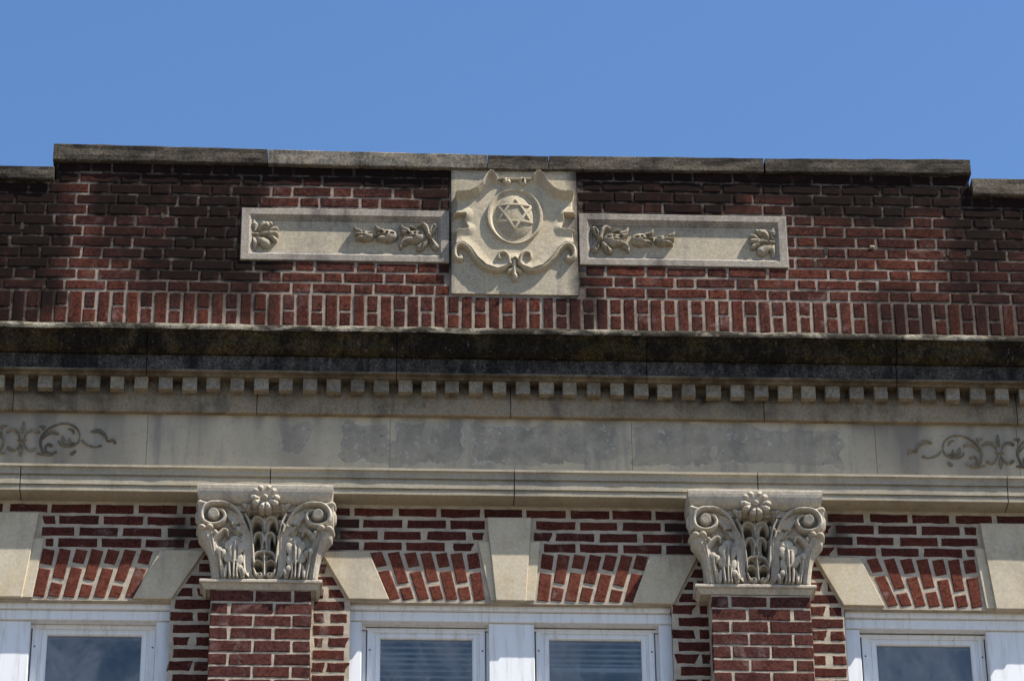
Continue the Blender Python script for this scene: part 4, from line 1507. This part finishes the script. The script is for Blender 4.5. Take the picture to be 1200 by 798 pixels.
for mir in (False, True):
    # S shaped leaf that rises from the middle and rolls over into the volute
    cap_part('scroll_leaf', [([(520, 668), (487, 640), (476, 580), (478, 500), (470, 430), (440, 360), (400, 305), (358, 268), (335, 250)], [10, 20, 25, 27, 30, 34, 32, 24, 12], [.026, .042, .05, .054, .056, .058, .058, .052, .04], 'gutter'),
                             ([(455, 330), (420, 262), (370, 215), (310, 197), (250, 200), (205, 222)], [14, 15, 15, 14, 13, 12], [.05, .055, .058, .06, .06, .06]),
                             ([(555, 668), (525, 640), (515, 560), (508, 450), (492, 340), (462, 270)], [6, 8, 8, 8, 9, 9], [.036, .05, .058, .062, .064, .06])],
             [((404, 385), 24, 11, .02, -35, 'round', .034), ((388, 340), 20, 10, .02, -30, 'round', .036), ((428, 436), 18, 9, .02, -50, 'round', .032)],
             cuts=[([(430, 400), (395, 385)], 12, 0.03), ([(420, 330), (385, 345)], 9, 0.03), ([(335, 245), (350, 215)], 6, .02)], mirror=mir)
    v = cap_part('volute', [([(300, 200), (235, 205), (190, 238), (176, 285), (195, 328), (250, 345), (305, 328), (328, 285), (310, 250), (268, 238)], [12, 16, 17, 18, 18, 17, 16, 14, 12, 9], [.06, .068, .074, .076, .076, .074, .07, .064, .056, .045]),
                            ([(160, 204), (205, 212)], [20, 17], .06), ([(166, 200), (166, 262), (166, 330)], [13, 13, 12], .05, 'flat')], mirror=mir)
    cap_part('volute_eye', [], [((254, 278), 36, 35, .074, 0, 'flat')], mirror=mir, parent=v)
    cap_part('volute_ground', [([(215, 270), (300, 260), (340, 330)], [70, 75, 50], .010, 'flat')], mirror=mir)
    cap_part('corner_leaf', [([(283, 690), (276, 600), (268, 520), (246, 455), (214, 405)], [24, 28, 34, 42, 48], [.024, .032, .044, .058, .070]),
                             ([(252, 440), (292, 402), (320, 374), (344, 378), (352, 404)], [26, 20, 14, 12, 8], [.06, .062, .060, .056, .04]),
                             ([(205, 395), (246, 480), (272, 600), (282, 690)], [9, 8, 6, 5], [.082, .064, .044, .032]), ([(246, 400), (262, 490), (280, 600)], [8, 7, 5], [.078, .060, .042])],
             [((183, 370), 33, 25, .094), ((232, 366), 30, 26, .094), ((268, 396), 20, 22, .080)], mirror=mir)
    PL = [((398, 452), 36, 40, -4), ((362, 478), 24, 32, 24), ((430, 492), 20, 36, -18), ((346, 540), 20, 34, 20), ((426, 565), 20, 36, -12), ((384, 525), 24, 50, 4)]
    cap_part('lower_leaf', [([(372, 690), (364, 620), (362, 560)], [10, 12, 12], [.05, .056, .05]), ([(392, 690), (390, 600), (394, 520), (400, 450)], [10, 9, 7, 5], [.052, .058, .062, .064]),
                            ([(418, 690), (408, 640), (414, 590)], [10, 11, 10], [.046, .056, .054]), ([(400, 690), (380, 690)], 22, .034)],
             [(c, a * 1.08, b * 1.05, .009, g, 'round', .036 + .006 * (k % 3)) for k, (c, a, b, g) in enumerate(PL)],
             [([(380, 480), (382, 560)], 4, .014), ([(412, 480), (408, 560)], 4, .014), ([(380, 580), (382, 690)], 4, .016), ([(402, 590), (405, 690)], 4, .016)], mirror=mir)
    cap_part('lower_leaf', [([(330, 690), (318, 620), (304, 560), (302, 520)], [13, 14, 15, 18], [.040, .048, .054, .060])],
             [((298, 508), 19, 22, .010, 10, 'round', .052), ((322, 522), 15, 24, .010, -20, 'round', .048), ((338, 640), 11, 54, .012, -8, 'round', .036)],
             [([(310, 520), (314, 590), (330, 690)], 4, .014)], mirror=mir)
    cap_part('lower_leaf', [([(452, 690), (444, 650), (436, 630)], [12, 15, 15], [.036, .046, .05])], [((432, 616), 18, 21, .010, 15, 'round', .044), ((452, 640), 13, 23, .010, -20, 'round', .040)], [([(438, 628), (450, 690)], 4, .014)], mirror=mir)
    cap_part('husk', [([(505, 340), (492, 262), (470, 222), (446, 206)], [7, 13, 18, 14], [.04, .055, .062, .058]), ([(480, 215), (505, 212), (520, 228)], [14, 14, 8], [.058, .06, .05])],
             cuts=[([(498, 300), (470, 225)], 5, .018)], mirror=mir)
    if mir:
        cap_part('sprig', [([(478, 385), (468, 350)], [10, 14], .062)], [((452, 345), 13, 13, .06), ((478, 335), 12, 12, .064)], mirror=mir)

tr = lambda X, Z: np.zeros_like(X)             # tracery stands clear of the hollowed bell
CENT = []
for s in (1, -1):
    q = lambda pts: [(UM + s * (a - UM), b) for a, b in pts]
    CENT += [(q([(496, 345), (500, 300), (525, 268), (558, 270), (578, 300), (583, 350)]), [8, 13, 15, 14, 11, 7], [.03, .036, .04, .04, .038, .03]),
             (q([(514, 430), (520, 388), (540, 372), (565, 378), (578, 420), (568, 478)]), [6, 11, 12, 12, 12, 9], [.026, .03, .034, .034, .032, .026]),
             (q([(513, 580), (514, 535), (535, 503), (580, 492)]), [6, 9, 10, 9], [.024, .028, .03, .03]),
             (q([(518, 568), (535, 552), (558, 556), (574, 576)]), [5, 6, 6, 5], [.022, .026, .026, .024]),
             (q([(516, 600), (530, 635), (560, 655)]), [5, 8, 12], [.022, .026, .03])]
CENT += [([(UM, 250), (UM, 360)], [8, 7], .036), ([(UM, 488), (UM, 650)], [7, 6], .034)]
cap_part('pierced_tracery', CENT, [((556, 648), 22, 22, .034), ((616, 648), 22, 22, .034)], [([(556, 648), (552, 645)], 7, .02), ([(616, 648), (620, 645)], 7, .02), ([(UM, 455), (UM, 432)], [9, 3], .05)], base=tr, lift=-0.004, kh=1.0)

# rosette over the abacus
ros = cconv
RC, RP = (588, 172), 0.185
rc = crop(200, 550, CS, 0.215)
r0 = Relief(rc, RC[0] - 70, RC[0] + 70, RC[1] - 60, RC[1] + 60, 0.0022, ck)
r0.ell(RC, 58, 50, 0.022, 0, 'flat')
rosette = r0.skin('rosette', M['capital'], cap, RP, keep_depth=0.03)
for i in range(5):
    a = math.radians(270 + 72 * i)
    ca_, sa_ = math.cos(a), math.sin(a)
    c = (RC[0] + ca_ * 58, RC[1] - sa_ * 50)
    rr = Relief(rc, c[0] - 70, c[0] + 70, c[1] - 70, c[1] + 70, 0.0020, ck)
    for s in (1, -1):
        rr.stroke([(c[0] - 30 * ca_ + s * 5 * -sa_, c[1] + 26 * sa_ - s * 5 * ca_), (c[0] + s * 16 * -sa_ + 4 * ca_, c[1] - s * 15 * ca_ - 4 * sa_)], [12, 23], [.026, .046])
        rr.ell((c[0] + s * 18 * -sa_ + 12 * ca_, c[1] - s * 16 * ca_ - 11 * sa_), 20, 19, 0.016, 0, 'round', 'max', 0.026)
    rr.stroke([(c[0] - 6 * ca_, c[1] + 6 * sa_), (c[0] + 26 * ca_, c[1] - 24 * sa_)], [5, 6], 0.016, 'round', 'sub')
    rr.skin('petal', M['capital'], rosette, RP, keep_depth=0.03)
rr = Relief(rc, RC[0] - 40, RC[0] + 40, RC[1] - 40, RC[1] + 40, 0.0020, ck)
rr.ell(RC, 22, 21, 0.052)
rr.skin('flower_heart', M['capital'], rosette, RP, keep_depth=0.03)


def copy_tree(o, parent, off=None):
    c = o.copy()
    COL.objects.link(c)
    c.parent = parent
    if off is not None:
        c.location = o.location + off
    for ch in list(o.children):
        copy_tree(ch, c)
    return c


x2 = P(889.0, 640, .2).x
x1c = P(310.2, 640, .2).x
zoff = P(889, 574.3 + 0.6, .22).z - P(310.2, 567.6 + 0.6, .22).z
cap2 = copy_tree(cap, None, Vector((x2 - x1c, 0, zoff)))
for part_ in cap2.children:                     # carved by hand: no two leaves alike
    if part_.name.split('.')[0] in ('lower_leaf', 'corner_leaf', 'husk'):
        part_.scale = (random.uniform(0.93, 1.06), random.uniform(0.9, 1.08), random.uniform(0.94, 1.03))
    if part_.name.startswith('rosette'):
        part_.scale = (1.06, 1.0, 0.96)
cap2['label'] = 'carved stone capital with volutes, rosette and leaves on the right pilaster'

# ================================================================== RELIEF PANELS
GR = 'framed stone reliefs either side of the star shield'
PF = 0.243
DEPTH = 0.024


def soot_panel(x, z):
    x, z = np.asarray(x, float), np.asarray(z, float)
    q = np.clip((z - pan_z1 + 0.13) / 0.1, 0, 1)
    right = (x > XM)
    return np.clip(np.where(right, 0.75, 0.25) * q * np.exp(-np.maximum(0, np.abs(x - XM) - 0.75) / 0.3) + 0.25 * right * np.exp(-((np.abs(x - XM) - 0.4) / 0.2) ** 2), 0, 0.9) * (0.5 + 0.7 * vnoise(x, z, 10, 44))


def relief_panel(x0, x1, label, mir):
    z0, z1 = pan_z0, pan_z1
    t = thing('stone_relief', ((x0 + x1) / 2, -PF, z0), label, 'relief panel', GR)
    # field
    nx, nz = 60, 16
    X, Z = np.meshgrid(np.linspace(x0 + 0.02, x1 - 0.02, nx), np.linspace(z0 + 0.02, z1 - 0.02, nz))
    idx = np.arange(nx * nz).reshape(nz, nx)
    q = np.stack([idx[:-1, :-1], idx[:-1, 1:], idx[1:, 1:], idx[1:, :-1]], -1).reshape(-1, 4)
    v = np.stack([X, np.full_like(X, -(PF - DEPTH)), Z], -1).reshape(-1, 3)
    c = np.array(((x0 + x1) / 2, -(PF - DEPTH), z0))
    link('field', mesh('field', v - c, q, False, soot_panel(v[:, 0], v[:, 2])), M['relief'], t, c)
    # frame: flat face, then a chamfer and a small step down to the field
    lv = [(0.0, 0.15), (0.0, PF - 0.003), (0.003, PF), (0.040, PF), (0.043, PF - 0.003), (0.055, PF - 0.013), (0.058, PF - 0.017), (0.066, PF - 0.018), (0.070, PF - DEPTH - 0.004)]
    vv, ff = [], []
    for e, p in lv:
        ex = e * (1.0 if e < 0.035 else 1.06)
        ez = e * (0.92 if e > 0.03 else 1)
        vv += [(x0 + ex, -p, z0 + ez), (x1 - ex, -p, z0 + ez), (x1 - ex, -p, z1 - ez), (x0 + ex, -p, z1 - ez)]
    for i in range(len(lv) - 1):
        for j in range(4):
            k = (j + 1) % 4
            ff.append((i * 4 + j, i * 4 + k, i * 4 + 4 + k, i * 4 + 4 + j))
    MB().add(vv, ff).build('frame', M['relief_frame'], t)
    pf = PF - DEPTH
    S = 9.23
    kk = 1 / S / 209
    mi = XM if mir else None
    cl_, cg = crop(276, 238, S, pf), crop(400, 238, S, pf)

    def part(name, conv, strokes, ells=(), cuts=(), holes_=(), parent=None):
        u0, u1, v0, v1 = bb(strokes, ells, 8)
        r = Relief(conv, u0, u1, v0, v1, 0.0022, kk, mi)
        for s in strokes: r.stroke(s[0], s[1], s[2], s[3] if len(s) > 3 else 'round')
        for e in ells: r.ell(*e)
        for s in cuts: r.stroke(s[0], s[1], s[2], 'round', 'sub')
        for e in holes_: r.ell(*e, op='sub')
        return r.skin(name, M['relief_carving'], parent or t, pf, rough=0.0006)

    lf = part('leaf', cl_, [([(180, 345), (290, 345), (380, 348)], [14, 22, 40], [.016, .024, .03]), ([(370, 345), (410, 305), (440, 300)], [30, 30, 26], .034), ([(380, 350), (440, 350)], [34, 28], .034), ([(370, 360), (425, 415)], [30, 28], .032)],
              cuts=[([(250, 342), (420, 325)], 7, .008), ([(250, 350), (415, 385)], 7, .008)])
    part('leaf', cl_, [([(252, 305), (285, 262), (335, 252)], [16, 34, 44], [.018, .026, .03])], [((380, 238), 24, 28, .024), ((300, 235), 30, 28, .026)], [([(262, 300), (330, 262)], 6, .008)])
    part('leaf', cl_, [([(218, 365), (265, 410), (330, 455)], [12, 44, 56], [.014, .028, .032])], cuts=[([(225, 372), (280, 395)], 12, .02)])
    part('bud', cl_, [([(205, 300), (207, 250)], [24, 40], [.016, .026])], [((200, 215), 24, 26, .02)], [([(190, 300), (200, 280)], 9, .012)])
    part('bud', cl_, [([(192, 375), (205, 440), (210, 510)], [16, 40, 14], [.012, .026, .012])], cuts=[([(180, 385), (178, 500)], 8, .014)])

    def bud(cx, cy, rx, ry, tips, hl):
        st = [([a, (a[0] * .62 + b[0] * .38, a[1] * .35 + b[1] * .65), b], [ry * 0.12, ry * 0.30, ry * 0.42], [.036, .038, .040]) for a, b in tips]
        part('flower_bud', cg, st, [((cx, cy), rx, ry, .042), ((cx - rx * .55, cy + ry * .35), rx * .55, ry * .5, .038), ((cx - rx * .5, cy - ry * .4), rx * .55, ry * .45, .038)],
             [([(cx - rx * .2, cy + ry * .1), (cx - rx * 1.1, cy + ry * .05)], ry * .13, .018)], [(h, a, b, .034) for h, a, b in hl])
    bud(265, 376, 86, 62, [((135, 290), (200, 335)), ((145, 362), (215, 365)), ((160, 415), (225, 400))], [((303, 362), 22, 13), ((240, 352), 15, 11), ((205, 350), 10, 9)])
    bud(502, 372, 108, 78, [((368, 274), (440, 330)), ((372, 372), (440, 370)), ((390, 412), (455, 408))], [((547, 362), 24, 16), ((492, 355), 15, 17), ((430, 350), 22, 16)])
    bud(812, 388, 108, 80, [((640, 266), (715, 325)), ((650, 330), (720, 350)), ((640, 470), (720, 420)), ((665, 410), (730, 400))], [((848, 366), 28, 17), ((795, 360), 15, 18), ((720, 355), 22, 14)])
    part('leaf', cg, [([(715, 295), (755, 285), (795, 300)], [10, 16, 8], .032)])
    part('leaf', cg, [([(640, 505), (650, 460), (700, 460)], [12, 22, 16], .03)])
    part('ribbon', cg, [([(835, 265), (885, 262), (920, 300), (938, 360)], [16, 26, 28, 24], [.03, .042, .045, .04])])
    part('ribbon', cg, [([(850, 500), (885, 470), (920, 430)], [42, 36, 22], [.03, .036, .036])], cuts=[([(860, 520), (880, 470)], 6, .012)])
    part('ribbon', cg, [([(955, 370), (985, 310), (1010, 270)], [20, 34, 34], [.03, .036, .03])], cuts=[([(975, 330), (1000, 275)], 10, .016)])
    part('ribbon', cg, [([(955, 400), (990, 450), (1018, 490)], [18, 32, 40], [.03, .036, .032])], cuts=[([(965, 420), (990, 480)], 9, .018)])
    part('ribbon_knot', cg, [], [((945, 382), 32, 30, .05)])
    return t


relief_panel(pl_x0, pl_x1, 'framed stone relief panel left of the star shield, garland at its right end', False)
relief_panel(pr_x0, pr_x1, 'framed stone relief panel right of the star shield, garland at its left end, sootier', True)

# ================================================================== STAR SHIELD
PS = 0.243
z_top = Z_COP0 - 0.004
shield = thing('star_shield', (XM, -PS, ca_z0), 'square carved stone block with scrolled shield and six pointed star in an oval', 'carved shield')


def soot_shield(x, z):
    x, z = np.asarray(x, float), np.asarray(z, float)
    e = np.maximum(np.clip(1 - (ca_x1 - x) / 0.07, 0, 1), np.clip(1 - (x - ca_x0) / 0.03, 0, 1) * 0.7)
    e = np.maximum(e, np.clip((z - z_top + 0.05) / 0.05, 0, 1))
    return np.clip(np.clip(e * 1.0, 0, 0.95) * (0.55 + 0.8 * vnoise(x, z, 16, 51)), 0, .95)


nx, nz = 60, 60
X, Z = np.meshgrid(np.linspace(ca_x0 + .003, ca_x1 - .003, nx), np.linspace(ca_z0 + .003, z_top, nz))
idx = np.arange(nx * nz).reshape(nz, nx)
q = np.stack([idx[:-1, :-1], idx[:-1, 1:], idx[1:, 1:], idx[1:, :-1]], -1).reshape(-1, 4)
Y = -PS + (vnoise(X, Z, 20, 3) - .5) * .002
v = np.stack([X, Y, Z], -1).reshape(-1, 3)
ring = np.concatenate([idx[0, :], idx[1:, -1], idx[-1, -2::-1], idx[-2:0:-1, 0]])
nb = len(v)
vb = v[ring].copy()
vb[:, 1] = -0.15
v = np.vstack([v, vb])
side = [(ring[(i + 1) % len(ring)], ring[i], nb + i, nb + (i + 1) % len(ring)) for i in range(len(ring))]
c = np.array((XM, -PS, ca_z0))
link('block', mesh('block', v - c, list(map(tuple, q)) + side, False, soot_shield(v[:, 0], v[:, 2])), M['relief'], shield, c)

SC = 939 / 200
sconv = crop(500, 190, SC, PS + 0.02)
sk = 1 / SC / 209
US = 484.0
half = [(388, 112), (384, 92), (368, 72), (345, 68), (326, 88), (300, 130), (270, 160), (232, 179), (155, 184), (166, 225), (166, 262), (152, 292), (214, 292), (206, 322), (228, 368), (162, 384),
        (160, 430), (152, 470), (165, 455), (200, 450), (238, 478), (275, 530), (325, 575), (392, 597), (445, 578), (472, 545), (US, 535)]
outline = half + [(2 * US - a, b) for a, b in half[::-1]][1:]
plate = Relief(sconv, 140, 830, 50, 620, 0.0024, sk)
ins = plate.inside(outline)
de, _ = plate.dist(outline + outline[:1], raw=True)
H = np.where(ins, 0.028 * np.clip(de / 0.004, 0, 1), 0)
for s in (1, -1):
    mx = lambda pts: [(US + s * (a - US), b) for a, b in pts]
    top = mx([(384, 92), (368, 74), (345, 70), (326, 90), (300, 130), (270, 160), (232, 180), (160, 186)])
    d, _ = plate.dist(top, raw=True)
    H = np.where(ins, H + 0.048 * np.clip(1 - d / (40 * sk), 0, 1) * np.clip(de / 0.003, 0.2, 1), H)
    bot = mx([(160, 470), (200, 452), (238, 480), (275, 532), (325, 577), (392, 597), (445, 578), (470, 545)])
    d, _ = plate.dist(bot, raw=True)
    H = np.where(ins, H + 0.013 * np.clip(1 - d / (50 * sk), 0, 1) ** 1.4 * np.clip(de / 0.003, 0.2, 1), H)
    fl = mx([(160, 386), (230, 372)])
    d, _ = plate.dist(fl, raw=True)
    H = np.where(ins, H + 0.012 * np.clip(1 - d / (40 * sk), 0, 1), H)
    fl = mx([(152, 292), (214, 292)])
    d, _ = plate.dist(fl, raw=True)
    H = np.where(ins, H + 0.014 * np.clip(1 - d / (45 * sk), 0, 1), H)
plate.H = H
plate.skin('shield_plate', M['lime'], shield, PS)


def shield_part(name, strokes, ells=(), cuts=(), mat='lime', lift=0.0, op=None, parent=None):
    u0, u1, v0, v1 = bb(strokes, ells, 8)
    r = Relief(sconv, u0, u1, v0, v1, 0.0022, sk)
    for s in strokes: r.stroke(s[0], s[1], s[2], s[3] if len(s) > 3 else 'round')
    for e in ells: r.ell(*e)
    for s in cuts: r.stroke(s[0], s[1], s[2], 'round', 'sub')
    return r.skin(name, M[mat], parent or shield, PS + lift, rough=0.0005)


for s in (1, -1):
    mx = lambda pts: [(US + s * (a - US), b) for a, b in pts]
    shield_part('top_scroll', [(mx([(388, 108), (384, 90), (366, 74), (345, 71), (328, 90), (300, 131), (268, 162), (232, 180), (160, 186)]), [10, 9, 8, 8, 7, 7, 6, 6, 4], [.036, .05, .058, .06, .06, .058, .056, .054, .045])])
    shield_part('bottom_scroll', [(mx([(186, 512), (190, 528), (172, 530), (157, 512), (157, 478), (175, 457), (203, 456), (238, 484), (276, 536), (326, 578), (392, 595), (440, 575), (462, 545)]),
                                   [13, 14, 13, 13, 13, 13, 13, 12, 11, 11, 12, 11, 9], [.024, .028, .031, .034, .037, .039, .039, .038, .036, .034, .034, .034, .03])])
    shield_part('inner_curl', [(mx([(456, 560), (448, 525), (425, 505), (400, 512), (398, 535), (415, 540)]), [15, 16, 15, 12, 10, 8], [.042, .049, .05, .048, .045, .038])])
    shield_part('side_scroll', [(mx([(158, 388), (185, 380), (228, 376)]), [6, 8, 5], [.04, .042, .036])])
    shield_part('side_scroll', [(mx([(152, 292), (180, 285), (214, 290)]), [5, 7, 4], [.034, .038, .03])])
shield_part('pendant', [([(US - 2, 545), (US - 2, 600), (US, 640)], [15, 13, 12], [.036, .034, .03]), ([(455, 600), (US, 585), (512, 600)], [14, 12, 14], .03)], [((US + 2, 628), 15, 22, .038)])
shield_part('ribbon_bow', [([(388, 108), (415, 100), (US - 2, 105), (555, 103), (582, 108)], [7, 10, 9, 10, 7], .045)], [((440, 118), 28, 28, .056), ((527, 116), 24, 32, .058, 20)], [([(530, 112), (526, 122)], [7, 7], .03), ([(445, 108), (436, 122)], [5, 5], .012)])

# oval frame, its face sloping inwards, and the boss it holds
OC = (484.5, 308)
ov = Relief(sconv, OC[0] - 175, OC[0] + 175, OC[1] - 170, OC[1] + 170, 0.0022, sk)
xo, zo = sconv(OC)
vz = 225 / 193.0
qx, qz = (ov.X - xo) / (157 / SC / 225), (ov.Z - zo) / (155 / SC / 193)
q1 = np.hypot(qx, qz)
q2 = np.hypot((ov.X - xo) / (123 / SC / 225), (ov.Z - zo) / (141 / SC / 193))
Hh = np.where((q1 < 1) & (q2 > 0.985), 0.026 + 0.020 * np.clip((q2 - 1) / 0.12, 0, 1) ** 0.8 * np.clip((1 - q1) / 0.03, 0, 1), 0)
ov.H = Hh
ov.skin('oval_frame', M['lime'], shield, PS)
bo = Relief(sconv, OC[0] - 130, OC[0] + 130, OC[1] - 150, OC[1] + 150, 0.0022, sk)
q3 = np.hypot((bo.X - xo) / (113 / SC / 225), (bo.Z - zo) / (132 / SC / 193))
bo.H = np.where(q3 < 1, 0.014 + 0.037 * np.clip(1 - q3 ** 2.4, 0, 1) ** 0.5, 0)
boss = bo.skin('boss', M['boss'], shield, PS)


def boss_h(X, Z):
    q = np.hypot((X - xo) / (113 / SC / 225), (Z - zo) / (132 / SC / 193))
    return 0.014 + 0.037 * np.clip(1 - q ** 2.4, 0, 1) ** 0.5


T1 = [(484, 208), (386, 341), (579, 347)]
T1 = [(484, 212), (388, 340), (578, 345)]
T2 = [(388, 250), (578, 254), (483, 383)]
for tri, dh in ((T1, 0.007), (T2, 0.0078)):
    r = Relief(sconv, 375, 590, 200, 395, 0.0018, sk)
    for i in range(3):
        a, b = tri[i], tri[(i + 1) % 3]
        r.stroke([a, ((a[0] + b[0]) / 2, (a[1] + b[1]) / 2), b], 7.2, dh, 'flat')
    r.skin('star_triangle', M['lime'], boss, PS, boss_h, rough=0.0002, keep_depth=0.002)

# ================================================================== WINDOWS
GW = 'white timber windows under the flat arches'
PWC, PWS, PWG = -0.066, -0.115, -0.132


def win_box(x0, x1, py0, py1, p, back, c=0.003, ref=600, z_override=None):
    """box between two x (metres); top and bottom from pixels at column ref"""
    z1, z0 = P(ref, py0, p).z, (P(ref, py1, p).z if py1 is not None else Z_BOT - 0.9)
    return MB().box(x0, x1, -p, -back, z0, z1, c)


def window(label, ref, head_py, x_out, x_mull, sashes, blind):
    """sashes: (x of outer left, pane left, pane right, outer right) in pixels, py of pane top"""
    xa, xb = (P(a, 750, PWC).x for a in x_out)
    t = thing('timber_window', ((xa + xb) / 2, 0.07, Z_BOT - 0.9), label, 'window', GW)
    hp = head_py
    win_box(xa, xb, hp - 7, hp + 8.6, -0.035, -0.12, 0.004, ref).build('head_mould', M['paint'], t)
    zz_ = P(ref, hp + 8.6, -0.035).z
    MB().box(xa + .002, xb - .002, 0.056, 0.15, P(ref, hp + 22, -0.056).z, zz_ - 0.001, 0.003).build('head_board', M['paint'], t)
    zhb = P(ref, hp + 22, -0.056).z - 0.001
    m = MB().box(xa + .002, P(x_out[0] + 17.5, 750, PWC).x, -PWC, 0.16, Z_BOT - .9, zhb, 0.003)
    m.build('side_casing', M['paint'], t)
    m = MB().box(P(x_out[1] - 17.5, 750, PWC).x, xb - .002, -PWC, 0.16, Z_BOT - .9, zhb, 0.003)
    m.build('side_casing', M['paint'], t)
    MB().box(P(x_mull[0], 750, PWC).x, P(x_mull[1], 750, PWC).x, -PWC + 0.006, 0.16, Z_BOT - .9, zhb + 0.002 if False else zhb, 0.003).build('mullion', M['paint'], t)
    # recess lining behind the casings
    MB().box(xa + .01, xb - .01, 0.112, 0.20, P(ref, hp + 32.5, -0.112).z, zhb + 0.02).build('head_lining', M['paint'], t)
    MB().box(xa + .01, xb - .01, 0.124, 0.16, Z_BOT - .9, P(ref, hp + 33.5, -0.112).z).build('head_lining', M['paint'], t) if False else None
    for si, (o0, g0, g1, o1, gy) in enumerate(sashes):
        for e0, e1 in ((o0 - 9, o0 + 1), (o1 - 1, o1 + 9)):
            MB().box(P(e0, 770, -.122).x, P(e1, 770, -.122).x, 0.122, 0.17, Z_BOT - .9, P(ref, hp + 33.5, -0.112).z).build('side_lining', M['paint'], t)
        c0, c1 = P(g0, 770, PWG).x, P(g1, 770, PWG).x
        zg = P((g0 + g1) / 2, gy, PWG).z
        X0, X1 = P(o0, 770, PWS).x, P(o1, 770, PWS).x
        Z1 = P((o0 + o1) / 2, gy - 12.3, PWS).z
        zb0 = Z_BOT - 0.85
        lv = [(X0, X1, Z1, 0.17), (X0, X1, Z1, -PWS + .002), (X0 + .002, X1 - .002, Z1 - .002, -PWS),
              (X0 + (c0 - X0) * .42, X1 - (X1 - c1) * .42, Z1 - (Z1 - zg) * .38, -PWS), (X0 + (c0 - X0) * .44, X1 - (X1 - c1) * .44, Z1 - (Z1 - zg) * .40, -PWS + .007),
              (X0 + (c0 - X0) * .62, X1 - (X1 - c1) * .62, Z1 - (Z1 - zg) * .62, -PWS + .007), (X0 + (c0 - X0) * .66, X1 - (X1 - c1) * .66, Z1 - (Z1 - zg) * .66, -PWS + .002),
              (X0 + (c0 - X0) * .9, X1 - (X1 - c1) * .9, Z1 - (Z1 - zg) * .9, -PWS + .002), (c0, c1, zg, -PWS + .010), (c0, c1, zg, 0.17)]
        vv, ff = [], []
        for a, b, z, y in lv:
            e = Z1 - z
            vv += [(a, y, zb0 + e), (b, y, zb0 + e), (b, y, z), (a, y, z)]
        for i in range(len(lv) - 1):
            for j in range(4):
                k = (j + 1) % 4
                ff.append((i * 4 + j, i * 4 + k, i * 4 + 4 + k, i * 4 + 4 + j))
        MB().box(X0 - .01, X1 + .01, 0.1105, 0.125, Z1 + .004, Z1 + .0095).build('sash_gap_shade', M['screw'], t)  # dark strips stand in for the shaded gap around the sash
        for e0, e1 in ((X0 - .006, X0 - .001), (X1 + .001, X1 + .006)):
            MB().box(e0, e1, 0.1205, 0.135, zb0, Z1 + .004).build('sash_gap_shade', M['screw'], t)
        sash = MB().add(vv, ff).build('sash', M['paint'], t)
        MB().box(c0 - .004, c1 + .004, -PWG, -PWG + 0.005, zb0 + .02, zg + .004).build('pane', M['glass'], sash)
        for xq in (X0 + (c0 - X0) * .2, X1 - (X1 - c1) * .2):
            zq = Z1 - 0.115
            MB().box(xq - .004, xq + .004, -PWS - .002, -PWS + .01, zq - .004, zq + .004, .001).build('screw', M['screw'], sash)
        # inside: a venetian blind
        if blind[si]:
            b = MB()
            z = zg + 0.03
            zend = zb0 + 0.1 if blind[si] == 'long' else P((g0 + g1) / 2, 786, -0.2).z
            while z > zend:
                b.add([(c0 - .01, .165, z), (c1 + .01, .165, z), (c1 + .01, .178, z + .016), (c0 - .01, .178, z + .016), (c0 - .01, .167, z - .0015), (c1 + .01, .167, z - .0015), (c1 + .01, .18, z + .0145), (c0 - .01, .18, z + .0145)],
                      [(0, 1, 2, 3), (7, 6, 5, 4), (4, 5, 1, 0), (3, 2, 6, 7)])
                z -= 0.030 + random.uniform(-.004, .005)
            tag(b.build('blind_slats', M['blind'], t), kind='stuff')
            if blind[si] != 'long':
                MB().box(c0 - .012, c1 + .012, .15, .18, zend - .030, zend - .004, .004).build('blind_rail', M['paint'], t)
    return t


window('white timber window with two sashes and blinds between the two pilasters', 597, 706.5, (406.2, 790.3), (573, 626.3),
       [(430, 445.5, 553.3, 568.5, 749.6), (628.3, 643.6, 751.6, 767.3, 750.8)], ['long', 'short'])
window('white timber window at the lower left edge, one blue grey pane in view', 100, 703.8, (-186, 200), (-20, 34.3),
       [(36, 54, 165, 181.5, 745.4), (-167, -150, -39, -22, 743.5)], [None, None])
window('white timber window at the lower right edge, one grey pane in view', 1070, 714.6, (990.5, 1380), (1156.5, 1215),
       [(1011, 1027.6, 1137.6, 1154.5, 757.2), (1217, 1234, 1345, 1362, 759)], [None, None])
